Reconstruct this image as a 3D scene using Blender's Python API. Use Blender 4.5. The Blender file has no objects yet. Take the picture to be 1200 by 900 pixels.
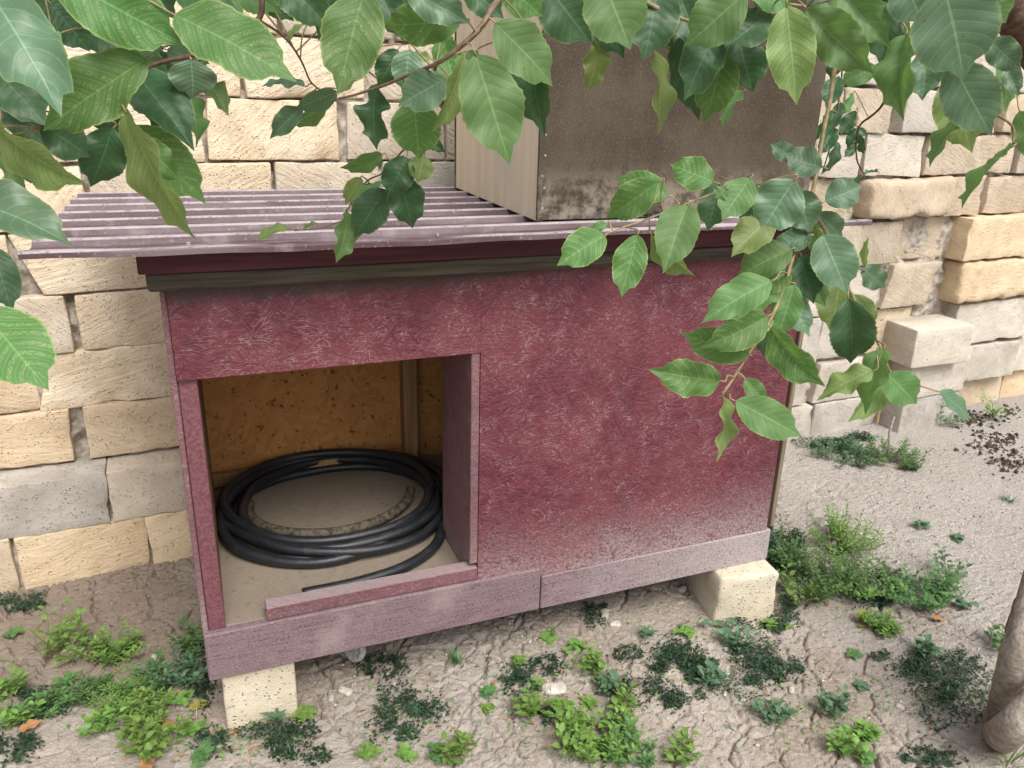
import bpy, bmesh, math, random
import numpy as np
from mathutils import Vector, Matrix, noise as mnoise

# ------------------------------------------------------------------ scene, camera, light
S = bpy.context.scene
COL = S.collection
R = math.radians
random.seed(7)

KZ = 0.185                                   # underside of the kennel above the ground
F_PX, YAW, PITCH, ROLL = 929.8, 0.3837, 0.3486, 0.0276
CAM = Vector((0.0863, -1.8606, 1.4645 + KZ))
def cam_axes():
    cy, sy, cp, sp = math.cos(YAW), math.sin(YAW), math.cos(PITCH), math.sin(PITCH)
    f = Vector((sy*cp, cy*cp, -sp)); r = Vector((cy, -sy, 0)); u = r.cross(f)
    c, s = math.cos(ROLL), math.sin(ROLL)
    return c*r + s*u, -s*r + c*u, f
AX, AY, AF = cam_axes()
cam_d = bpy.data.cameras.new('camera'); cam = bpy.data.objects.new('camera', cam_d); COL.objects.link(cam)
m = Matrix((AX, AY, -AF)).transposed().to_4x4(); m.translation = CAM
cam.matrix_world = m
cam_d.sensor_width = 36; cam_d.lens = F_PX/1200*36; cam_d.clip_start = 0.02; cam_d.clip_end = 500
S.camera = cam

SUN_EL, SUN_AZ = 54, 6                        # high, soft, from behind the viewer
w = bpy.data.worlds.new('World'); S.world = w; w.use_nodes = True
wn = w.node_tree.nodes; wl = w.node_tree.links
sky = wn.new('ShaderNodeTexSky'); sky.sky_type = 'NISHITA'; sky.sun_disc = False
sky.sun_elevation = R(SUN_EL); sky.sun_rotation = R(180-SUN_AZ); sky.air_density = 1.0; sky.dust_density = 5.0; sky.ozone_density = 0.6
hs = wn.new('ShaderNodeHueSaturation'); hs.inputs['Saturation'].default_value = 0.42     # thin cloud: a whitened sky
wl.new(sky.outputs[0], hs.inputs['Color']); wl.new(hs.outputs[0], wn['Background'].inputs[0])
wn['Background'].inputs[1].default_value = 0.105
sun_d = bpy.data.lights.new('sun', 'SUN'); sun_d.energy = 1.5; sun_d.angle = R(28); sun_d.color = (1, .965, .91)
sun = bpy.data.objects.new('sun', sun_d); COL.objects.link(sun)
sdir = Vector((math.sin(R(SUN_AZ))*math.cos(R(SUN_EL)), -math.cos(R(SUN_AZ))*math.cos(R(SUN_EL)), math.sin(R(SUN_EL))))
sun.rotation_euler = sdir.to_track_quat('Z', 'Y').to_euler(); sun.location = (3, -4, 6)
vs = S.view_settings
vs.view_transform = 'Standard'; vs.look = 'None'; vs.gamma = 1; vs.use_curve_mapping = False; vs.exposure = 0.96
S.render.engine = 'CYCLES'

# ------------------------------------------------------------------ helpers
def at(u, v, d):                              # a point d metres into the view, for things standing free in the air
    return CAM + (AX*((u-600)/F_PX) + AY*((450-v)/F_PX) + AF)*d
def on_ground(u, v, z=0.0):
    r = AX*((u-600)/F_PX) + AY*((450-v)/F_PX) + AF
    return CAM + r*((z-CAM.z)/r.z)

def tag(o, label=None, cat=None, group=None, kind=None):
    if label: o['label'] = label
    if cat: o['category'] = cat
    if group: o['group'] = group
    if kind: o['kind'] = kind
    return o
def empty(name, loc=(0, 0, 0), rz=0):
    o = bpy.data.objects.new(name, None); o.location = loc; o.rotation_euler = (0, 0, rz); o.empty_display_size = .1
    COL.objects.link(o); return o
def link(name, me, mat=None, parent=None, smooth=False):
    o = bpy.data.objects.new(name, me); COL.objects.link(o)
    if mat is not None and not me.materials: me.materials.append(mat)
    if parent: o.parent = parent
    if smooth: me.polygons.foreach_set('use_smooth', [True]*len(me.polygons))
    return o
def pydata(name, v, f, mat=None, parent=None, smooth=False):
    me = bpy.data.meshes.new(name); me.from_pydata([tuple(p) for p in v], [], f); me.update()
    return link(name, me, mat, parent, smooth)
def box(name, x0, x1, y0, y1, z0, z1, mat, parent=None, bevel=.002):
    bm = bmesh.new(); bmesh.ops.create_cube(bm, size=1)
    for v in bm.verts:
        v.co = Vector((x0+(v.co.x+.5)*(x1-x0), y0+(v.co.y+.5)*(y1-y0), z0+(v.co.z+.5)*(z1-z0)))
    if bevel: bmesh.ops.bevel(bm, geom=bm.edges[:], offset=bevel, segments=1, affect='EDGES')
    me = bpy.data.meshes.new(name); bm.to_mesh(me); bm.free()
    return link(name, me, mat, parent)
def spline(pts, n):                           # Catmull-Rom through points (tuples of any length)
    P = [np.array(p, float) for p in pts]; P = [2*P[0]-P[1]] + P + [2*P[-1]-P[-2]]
    out = []
    for i in range(1, len(P)-2):
        for k in range(n):
            t = k/n
            a, b, c, d = P[i-1], P[i], P[i+1], P[i+2]
            out.append(.5*((2*b)+(-a+c)*t+(2*a-5*b+4*c-d)*t*t+(-a+3*b-3*c+d)*t**3))
    out.append(P[-2]); return out
def tube_data(pts, rad, sides, V, F, cap=True):
    pts = [Vector(p[:3]) for p in pts]; n = len(pts); o = len(V)
    up = Vector((.13, .2, 1)).normalized()
    for i, p in enumerate(pts):
        t = (pts[min(i+1, n-1)]-pts[max(i-1, 0)]).normalized()
        a = t.cross(up)
        if a.length < .05: a = t.cross(Vector((1, 0, 0)))
        a.normalize(); b = t.cross(a); up = a.cross(t) if a.length > 0 else up
        r = rad[i] if hasattr(rad, '__len__') else rad
        for k in range(sides):
            an = 2*math.pi*k/sides
            V.append(p + a*math.cos(an)*r + b*math.sin(an)*r)
    for i in range(n-1):
        for k in range(sides):
            k2 = (k+1) % sides
            F.append((o+i*sides+k, o+i*sides+k2, o+(i+1)*sides+k2, o+(i+1)*sides+k))
    if cap:
        F.append(tuple(o+k for k in range(sides))[::-1]); F.append(tuple(o+(n-1)*sides+k for k in range(sides)))

# ------------------------------------------------------------------ material helpers
class M:
    def __init__(s, name, rough=.8, spec=.3):
        s.m = bpy.data.materials.new(name); s.m.use_nodes = True
        s.t = s.m.node_tree; s.b = s.t.nodes['Principled BSDF']
        s.b.inputs['Roughness'].default_value = rough; s.b.inputs['Specular IOR Level'].default_value = spec
        s.out = s.t.nodes['Material Output']
    def n(s, typ, out=0, ins=None, **attr):
        nd = s.t.nodes.new('ShaderNode'+typ)
        for k, v in attr.items(): setattr(nd, k, v)
        for k, v in (ins or {}).items(): s.set(nd.inputs[k], v)
        return nd.outputs[out]
    def set(s, sock, v):
        if isinstance(v, bpy.types.NodeSocket): s.t.links.new(v, sock)
        elif isinstance(v, (tuple, list)) and sock.type == 'RGBA': sock.default_value = tuple(v)+((1,) if len(v) == 3 else ())
        else: sock.default_value = v
    def math(s, op, a, b=0.0, c=0.0): return s.n('Math', 0, {0: a, 1: b, 2: c}, operation=op)
    def ramp(s, x, a, b): return s.n('MapRange', 0, {'Value': x, 'From Min': a, 'From Max': b}, interpolation_type='SMOOTHSTEP')
    def mix(s, f, a, b, mode='MIX'):
        nd = s.t.nodes.new('ShaderNodeMix'); nd.data_type = 'RGBA'; nd.blend_type = mode
        s.set(nd.inputs[0], f); s.set(nd.inputs[6], a); s.set(nd.inputs[7], b); return nd.outputs[2]
    def fmix(s, f, a, b): return s.n('Mix', 0, {0: f, 2: a, 3: b})
    def obj(s): return s.n('TexCoord', 3)
    def uv(s): return s.n('TexCoord', 2)
    def rnd(s): return s.n('ObjectInfo', 5)
    def xyz(s, v):
        nd = s.t.nodes.new('ShaderNodeSeparateXYZ'); s.set(nd.inputs[0], v); return nd.outputs
    def comb(s, x, y, z=0.0): return s.n('CombineXYZ', 0, {0: x, 1: y, 2: z})
    def map(s, v, loc=(0, 0, 0), rot=(0, 0, 0), sc=(1, 1, 1)): return s.n('Mapping', 0, {'Vector': v, 'Location': loc, 'Rotation': rot, 'Scale': sc})
    def noise(s, v, sc, det=4, rough=.55, out=0): return s.n('TexNoise', out, {'Vector': v, 'Scale': sc, 'Detail': det, 'Roughness': rough})
    def vor(s, v, sc, out=0, feature='F1', dim='3D'): return s.n('TexVoronoi', out, {'Vector': v, 'Scale': sc}, feature=feature, voronoi_dimensions=dim)
    def bump(s, h, st, dist=.01, nrm=None):
        i = {'Height': h, 'Strength': st, 'Distance': dist}
        if nrm is not None: i['Normal'] = nrm
        return s.n('Bump', 0, i)
    def fin(s, col, nrm=None, rough=None):
        s.set(s.b.inputs['Base Color'], col)
        if nrm is not None: s.set(s.b.inputs['Normal'], nrm)
        if rough is not None: s.set(s.b.inputs['Roughness'], rough)
        return s.m

def strands(k, u, v, ln=13., wd=95., angs=(.25, 1.1, 2.05, 2.75)):
    """overlapping wood strands: (tone, edge distance, height)"""
    base = k.comb(u, v, 0.0)
    warp = k.noise(base, 5, 2, .5, 1)
    vec = k.n('MixRGB', 0, {0: .035, 1: base, 2: warp})
    best = tone = edge = None
    for i, a in enumerate(angs):
        p = k.map(vec, (i*3.7, i*1.9, 0), (0, 0, a), (1, 1, 1))
        p = k.n('VectorMath', 0, {0: p, 1: (ln, wd, 1)}, operation='MULTIPLY')
        c = k.xyz(k.vor(p, 1, 1, 'F1', '2D')); e = k.vor(p, 1, 0, 'DISTANCE_TO_EDGE', '2D')
        if best is None: best, tone, edge = c[0], c[1], e
        else:
            g = k.math('GREATER_THAN', c[0], best)
            best = k.math('MAXIMUM', best, c[0]); tone = k.fmix(g, tone, c[1]); edge = k.fmix(g, edge, e)
    return tone, edge, best

def mat_painted_osb(name, dust=0.0, mildew_shade=False, top=False, mud=1.05, red=((.088, .018, .028), (.140, .032, .045))):
    k = M(name, .62, .35)
    o = k.obj(); x, y, z = k.xyz(o)[0:3]
    u = k.math('ADD', x, y); v = z
    tone, edge, hgt = strands(k, u, v, 22., 150., (.08, .42, -.30, .95, 2.35))
    big = k.noise(o, 3.2, 4, .6); fine = k.noise(o, 160, 3, .6); mid = k.noise(o, 17, 4, .65)
    col = k.mix(tone, red[0], red[1])
    col = k.mix(k.math('MULTIPLY', k.ramp(big, .42, .66), .55), col, (.190, .052, .062))
    # paint rubbed off along the strand edges, dust caught in the relief
    line = k.math('SUBTRACT', 1.0, k.ramp(edge, .0, .14))
    lm = k.math('MULTIPLY', line, k.ramp(mid, .38, .62))
    lm = k.math('MULTIPLY', k.math('MULTIPLY', lm, k.ramp(k.noise(o, 6, 4, .7), .32, .58)), k.math('ADD', .10, k.math('MULTIPLY', fine, .80)))
    col = k.mix(lm, col, (.42, .285, .30))
    col = k.mix(k.math('MULTIPLY', k.ramp(fine, .56, .72), k.math('MULTIPLY', k.ramp(big, .35, .65), .30)), col, (.46, .32, .33))
    # splashed mud towards the bottom of the boards, ragged upper limit
    zz = k.math('ADD', z, k.math('MULTIPLY', k.math('SUBTRACT', mid, .5), .22))
    zz = k.math('ADD', zz, k.math('MULTIPLY', k.math('SUBTRACT', big, .5), .25))
    df = k.math('SUBTRACT', 1.0, k.ramp(zz, .0, .36))
    df = k.math('MULTIPLY', df, k.ramp(k.math('ADD', fine, k.math('MULTIPLY', mid, .4)), .45, .85))
    df = k.math('MINIMUM', k.math('ADD', k.math('MULTIPLY', df, mud), dust), 1.0)
    if top:                                   # dust lying on the flat upper side
        up = k.xyz(k.n('NewGeometry', 1))[2]; df = k.math('MAXIMUM', df, k.math('MULTIPLY', k.ramp(up, .5, .9), k.math('ADD', .55, k.math('MULTIPLY', fine, .5))))
    col = k.mix(df, col, (.36, .295, .295))
    if mildew_shade:                                # black mildew plus the cornice's shade, put into the colour
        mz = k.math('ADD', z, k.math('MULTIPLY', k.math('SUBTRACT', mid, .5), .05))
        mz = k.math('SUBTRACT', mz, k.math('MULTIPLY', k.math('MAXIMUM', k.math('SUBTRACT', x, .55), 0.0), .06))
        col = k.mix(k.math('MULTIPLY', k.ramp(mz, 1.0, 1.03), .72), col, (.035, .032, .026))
    h = k.math('ADD', k.math('MULTIPLY', hgt, .8), k.math('MULTIPLY', fine, .35))
    h = k.math('SUBTRACT', h, k.math('MULTIPLY', line, .35))
    return k.fin(col, k.bump(h, .55, .004), k.math('ADD', .5, k.math('MULTIPLY', df, .4)))

def mat_raw_osb(name, plane='front', dark=(.40, .165, .045), light=(.66, .335, .115), dust=0.0):
    k = M(name, .75, .25)
    o = k.obj(); x, y, z = k.xyz(o)[0:3]
    u, v = (k.math('ADD', x, y), z) if plane == 'front' else (x, y)
    tone, edge, hgt = strands(k, u, v, 11., 70.)
    fine = k.noise(o, 120, 3, .6); big = k.noise(o, 4, 3, .6)
    col = k.mix(k.math('ADD', k.math('MULTIPLY', tone, .42), k.math('MULTIPLY', big, .5)), dark, light)
    sp = k.math('MULTIPLY', k.ramp(k.noise(o, 55, 2, .5), .63, .70), .8)
    col = k.mix(sp, col, (.09, .045, .02))
    if dust: col = k.mix(k.math('MULTIPLY', k.ramp(k.math('ADD', big, k.math('MULTIPLY', fine, .5)), .3, .75), dust), col, (.29, .245, .195))
    return k.fin(col, k.bump(k.math('ADD', hgt, k.math('MULTIPLY', fine, .3)), .35, .003))

def mat_rail(name):
    k = M(name, .85, .2)
    o = k.obj()
    g = k.noise(k.map(o, sc=(3, 30, 60)), 3, 5, .65); sp = k.noise(k.map(o, sc=(.6, 1, 1)), 260, 4, .75); big = k.noise(o, 5, 4, .6)
    col = k.mix(k.ramp(k.math('ADD', k.math('MULTIPLY', sp, .6), k.math('MULTIPLY', g, .4)), .33, .62), (.085, .04, .052), (.27, .205, .212))
    col = k.mix(k.math('MULTIPLY', k.ramp(g, .5, .72), .6), col, (.175, .07, .085))
    col = k.mix(k.math('MULTIPLY', k.ramp(big, .52, .75), .5), col, (.36, .29, .285))
    xr = k.ramp(k.math('ADD', k.xyz(o)[0], k.math('MULTIPLY', k.math('SUBTRACT', big, .5), .8)), .75, 1.7)   # dried mud splashes, thicker towards the closed end
    col = k.mix(k.math('MULTIPLY', xr, k.ramp(sp, .30, .56)), col, (.37, .325, .32))
    return k.fin(col, k.bump(k.math('ADD', k.math('MULTIPLY', g, .5), sp), .4, .002))

def mat_wood(name, a, b, grain=(60, 60, 3), rough=.75, stain=None):
    k = M(name, rough, .25)
    o = k.obj()
    g = k.noise(k.map(o, sc=grain), 1.0, 6, .6); f = k.noise(k.map(o, sc=tuple(4*q for q in grain)), 1.0, 3, .6); big = k.noise(o, 3, 3, .6)
    col = k.mix(k.ramp(g, .3, .7), a, b)
    col = k.mix(k.math('MULTIPLY', f, .22), col, tuple(.65*q for q in a))
    if stain: col = k.mix(k.math('MULTIPLY', k.ramp(big, .48, .68), .7), col, stain)
    return k.fin(col, k.bump(k.math('ADD', g, f), .3, .002))

def mat_hardboard(name):
    k = M(name, .8, .15)
    o = k.obj(); z = k.xyz(o)[2]
    big = k.noise(o, 4, 5, .65); mid = k.noise(o, 22, 4, .7); f = k.noise(o, 190, 3, .65)
    col = k.mix(k.ramp(big, .32, .68), (.052, .040, .028), (.090, .072, .053))
    col = k.mix(k.math('MULTIPLY', k.ramp(f, .52, .68), .34), col, (.19, .165, .135))
    sc = k.noise(k.map(o, rot=(0, .5, 0), sc=(30, 1, 12)), 2, 4, .7)
    col = k.mix(k.math('MULTIPLY', k.ramp(sc, .64, .78), .25), col, (.36, .32, .27))
    # black mould spots along the bottom edge
    zz = k.math('ADD', z, k.math('MULTIPLY', mid, .10))
    mo = k.math('MULTIPLY', k.math('SUBTRACT', 1.0, k.ramp(zz, .055, .11)), k.ramp(k.noise(o, 38, 3, .6), .5, .62))
    col = k.mix(mo, col, (.014, .016, .014))
    lf = k.math('MULTIPLY', k.math('SUBTRACT', 1.0, k.ramp(zz, .10, .22)), k.math('MULTIPLY', k.ramp(mid, .4, .65), .55))
    col = k.mix(lf, col, (.38, .33, .27))
    return k.fin(col, k.bump(f, .25, .002))

def mat_roof():
    k = M('dusty_maroon_metal', .5, .28)
    o = k.obj()
    big = k.noise(k.map(o, sc=(1.2, 5, 5)), 2.2, 5, .65); f = k.noise(o, 140, 3, .6); mid = k.noise(o, 16, 4, .6)
    col = k.mix(k.ramp(big, .36, .64), (.072, .040, .045), (.14, .104, .112))
    col = k.mix(k.math('MULTIPLY', k.ramp(mid, .54, .72), .5), col, (.24, .205, .21))
    col = k.mix(k.math('MULTIPLY', k.ramp(f, .6, .74), .3), col, (.5, .45, .44))
    zr_ = k.xyz(o)[2]                         # glints along the ridge crests, put into the colour as pale lines
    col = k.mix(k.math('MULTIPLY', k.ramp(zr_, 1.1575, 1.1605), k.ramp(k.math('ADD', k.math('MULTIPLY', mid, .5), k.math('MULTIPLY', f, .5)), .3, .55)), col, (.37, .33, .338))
    return k.fin(col, k.bump(k.math('ADD', mid, k.math('MULTIPLY', f, .4)), .12, .003), k.math('ADD', .45, k.math('MULTIPLY', big, .3)))

def mat_stone(name, a, b, tool=1.0, pit=1.0):
    k = M(name, .92, .15)
    o = k.obj(); rn = k.rnd()
    loc = k.n('VectorMath', 0, {0: o, 1: k.comb(k.math('MULTIPLY', rn, 37.), k.math('MULTIPLY', rn, 11.), 0.0)}, operation='ADD')
    big = k.noise(loc, 6, 5, .62); mid = k.noise(loc, 34, 4, .65); f = k.noise(loc, 210, 3, .65)
    ang = k.math('ADD', .5, k.math('MULTIPLY', rn, 1.9))
    rotd = k.n('VectorRotate', 0, {'Vector': loc, 'Axis': (0, 1, 0), 'Angle': ang})
    rotd = k.n('VectorMath', 0, {0: rotd, 1: k.n('VectorMath', 0, {0: k.noise(loc, 7, 2, .5, 1), 1: (.03, .03, .03)}, operation='MULTIPLY')}, operation='ADD')
    saw = k.noise(k.n('VectorMath', 0, {0: rotd, 1: (85, 26, 12)}, operation='MULTIPLY'), 1., 3, .55)
    pits = k.vor(loc, 95, 0); pm = k.math('MULTIPLY', k.math('SUBTRACT', 1.0, k.ramp(pits, .10, .32)), k.ramp(mid, .42, .6))
    col = k.mix(k.ramp(big, .3, .7), a, b)
    col = k.mix(k.math('MULTIPLY', k.ramp(mid, .55, .75), .35), col, tuple(.72*q for q in a))
    col = k.mix(k.math('MULTIPLY', pm, .36*pit), col, tuple(.5*q for q in a))
    col = k.mix(k.math('MULTIPLY', k.ramp(f, .55, .7), .3), col, tuple(min(.8, 1.25*q) for q in b))
    col = k.n('HueSaturation', 0, {'Value': k.math('ADD', .86, k.math('MULTIPLY', rn, .26)), 'Saturation': k.math('ADD', .85, k.math('MULTIPLY', rn, .3)), 'Color': col})
    h = k.math('ADD', k.math('MULTIPLY', saw, .75*tool), k.math('MULTIPLY', f, .35))
    h = k.math('ADD', h, k.math('MULTIPLY', mid, .5)); h = k.math('SUBTRACT', h, k.math('MULTIPLY', pm, .6*pit))
    return k.fin(col, k.bump(h, .9, .008))

def mat_soil():
    k = M('dry_soil', .95, .1)
    o = k.obj()
    big = k.noise(o, 2.1, 5, .62); mid = k.noise(o, 14, 5, .65); f = k.noise(o, 150, 4, .7); grit = k.vor(o, 130, 0)
    col = k.mix(k.ramp(big, .34, .66), (.29, .245, .202), (.375, .335, .292))
    col = k.mix(k.math('MULTIPLY', k.ramp(mid, .52, .74), .4), col, (.215, .172, .136))
    col = k.mix(k.math('MULTIPLY', k.ramp(f, .54, .7), .4), col, (.46, .425, .385))
    col = k.mix(k.math('MULTIPLY', k.math('SUBTRACT', 1.0, k.ramp(f, .3, .42)), .5), col, (.17, .13, .10))
    # far right the ground turns to pale grey grit
    xx = k.xyz(o)[0]
    gr = k.math('MULTIPLY', k.ramp(k.math('ADD', xx, k.math('MULTIPLY', big, 1.2)), 2.2, 3.3), .7)
    col = k.mix(gr, col, k.mix(k.ramp(f, .35, .65), (.22, .20, .185), (.44, .415, .395)))
    m2 = k.noise(o, 52, 4, .7)
    col = k.mix(k.math('MULTIPLY', k.ramp(m2, .54, .70), .32), col, (.21, .175, .145))
    col = k.mix(k.math('MULTIPLY', k.math('SUBTRACT', 1.0, k.ramp(m2, .34, .46)), .4), col, (.47, .43, .385))
    yy = k.xyz(o)[1]                          # damp brown earth in the corner by the wall
    dm = k.math('MULTIPLY', k.math('SUBTRACT', 1.0, k.ramp(k.math('ADD', xx, k.math('MULTIPLY', big, .7)), .15, .75)), k.ramp(k.math('ADD', yy, k.math('MULTIPLY', mid, .4)), .25, .65))
    col = k.mix(k.math('MULTIPLY', dm, .65), col, (.19, .142, .108))
    h = k.math('ADD', k.math('MULTIPLY', f, .6), k.math('SUBTRACT', k.math('ADD', mid, k.math('MULTIPLY', m2, .9)), k.math('MULTIPLY', grit, .4)))
    return k.fin(col, k.bump(h, .75, .008))

def mat_simple(name, a, b, sc=40, rough=.8, spec=.3, bump=.3, dist=.003):
    k = M(name, rough, spec); o = k.obj(); n1 = k.noise(o, sc, 4, .6)
    return k.fin(k.mix(k.ramp(n1, .3, .7), a, b), k.bump(n1, bump, dist))

def mat_leaf(name, base, light, mott=0.0, trans=(.20, .36, .07), rough=.5, tf=.38):
    k = M(name, rough, .38)
    uv = k.uv(); X = k.xyz(uv); rn = k.rnd()
    ax = k.math('ABSOLUTE', k.math('SUBTRACT', k.math('MULTIPLY', X[0], 2.0), 1.0))
    ph = k.math('SUBTRACT', X[1], k.math('MULTIPLY', k.math('POWER', ax, 1.2), .24))
    sw = k.math('SINE', k.math('MULTIPLY', ph, 2*math.pi*8.5))
    vein = k.ramp(sw, .90, 1.0)
    mid = k.math('SUBTRACT', 1.0, k.ramp(ax, .015, .055))
    sub = k.noise(k.comb(k.math('MULTIPLY', ax, 16.0), k.math('MULTIPLY', ph, 44.0), k.math('MULTIPLY', rn, 50.)), 1.6, 3, .6)
    big = k.noise(k.comb(k.math('MULTIPLY', X[0], 1.3), k.math('MULTIPLY', X[1], 2.4), k.math('MULTIPLY', rn, 90.)), 1.6, 3, .6)
    col = k.mix(big, base, light)
    lighter = tuple(min(.7, q*1.9+.03) for q in light)
    col = k.mix(k.math('MULTIPLY', vein, .24), col, lighter)
    col = k.mix(k.math('MULTIPLY', mid, .42), col, lighter)
    if mott:
        q = k.math('MULTIPLY', k.ramp(k.math('MULTIPLY', sw, -1.0), -.1, .75), k.ramp(sub, .44, .62))
        q = k.math('MULTIPLY', q, k.math('ADD', .35, k.math('MULTIPLY', k.ramp(big, .35, .6), .65)))
        col = k.mix(k.math('MULTIPLY', q, mott), col, (.37, .45, .20))
    rim = k.math('MULTIPLY', k.ramp(ax, .9, 1.0), .55 if mott else .25)
    col = k.mix(rim, col, (.40, .45, .16))
    dust = k.math('MULTIPLY', k.ramp(k.noise(k.comb(X[0], X[1], k.math('MULTIPLY', rn, 70.)), 60, 2, .6), .66, .74), .4)
    col = k.mix(dust, col, (.38, .42, .34))
    bs = k.vor(k.comb(k.math('MULTIPLY', X[0], 2.6), k.math('MULTIPLY', X[1], 4.5), k.math('MULTIPLY', rn, 200.)), 1.3, 0)
    spot = k.math('MULTIPLY', k.math('SUBTRACT', 1.0, k.ramp(bs, .05, .09)), k.ramp(k.math('FRACT', k.math('MULTIPLY', rn, 17.3)), .45, .6))
    col = k.mix(spot, col, (.17, .085, .03))
    col = k.n('HueSaturation', 0, {'Hue': k.math('ADD', .485, k.math('MULTIPLY', rn, .028)), 'Value': k.math('ADD', .82, k.math('MULTIPLY', rn, .36)), 'Color': col})
    h = k.math('SUBTRACT', k.math('MULTIPLY', sw, -.30), k.math('MULTIPLY', mid, .8)); h = k.math('ADD', h, k.math('MULTIPLY', sub, .7))
    k.fin(col, k.bump(h, .2, .0020))
    tr = k.n('BsdfTranslucent', 0, {'Color': k.mix(.5, trans, k.mix(1.0, col, (1.6, 1.9, .9), 'MULTIPLY'))})
    mx = k.n('MixShader', 0, {0: tf, 1: k.b.outputs[0], 2: tr})
    k.t.links.new(mx, k.out.inputs[0]); return k.m

def mat_hose():
    k = M('black_rubber', .4, .5); o = k.obj(); a = k.noise(o, 9, 4, .65); f = k.noise(o, 120, 3, .7); b = k.noise(k.map(o, sc=(1, 1, .3)), 26, 4, .7)
    up = k.xyz(k.n('NewGeometry', 1))[2]
    d = k.math('MULTIPLY', k.math('MULTIPLY', k.ramp(up, .1, 1.0), k.ramp(k.math('ADD', k.math('MULTIPLY', a, .6), k.math('MULTIPLY', f, .4)), .46, .70)), .28)
    d = k.math('MAXIMUM', d, k.math('MULTIPLY', k.ramp(b, .62, .74), .22))
    col = k.mix(d, k.mix(f, (.009, .011, .015), (.02, .023, .028)), (.14, .125, .105))
    return k.fin(col, k.bump(f, .2, .002), k.math('ADD', .42, k.math('MULTIPLY', d, .7)))
def mat_weed(name, a, b, tf=.25, rough=.55):
    k = M(name, rough, .3); o = k.obj(); n1 = k.noise(o, 45, 3, .6); rn = k.rnd()
    col = k.mix(k.ramp(n1, .3, .7), a, b)
    col = k.n('HueSaturation', 0, {'Hue': k.math('ADD', .488, k.math('MULTIPLY', rn, .024)), 'Value': k.math('ADD', .85, k.math('MULTIPLY', rn, .3)), 'Color': col})
    k.fin(col)
    tr = k.n('BsdfTranslucent', 0, {'Color': col})
    mx = k.n('MixShader', 0, {0: tf, 1: k.b.outputs[0], 2: tr}); k.t.links.new(mx, k.out.inputs[0]); return k.m

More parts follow.
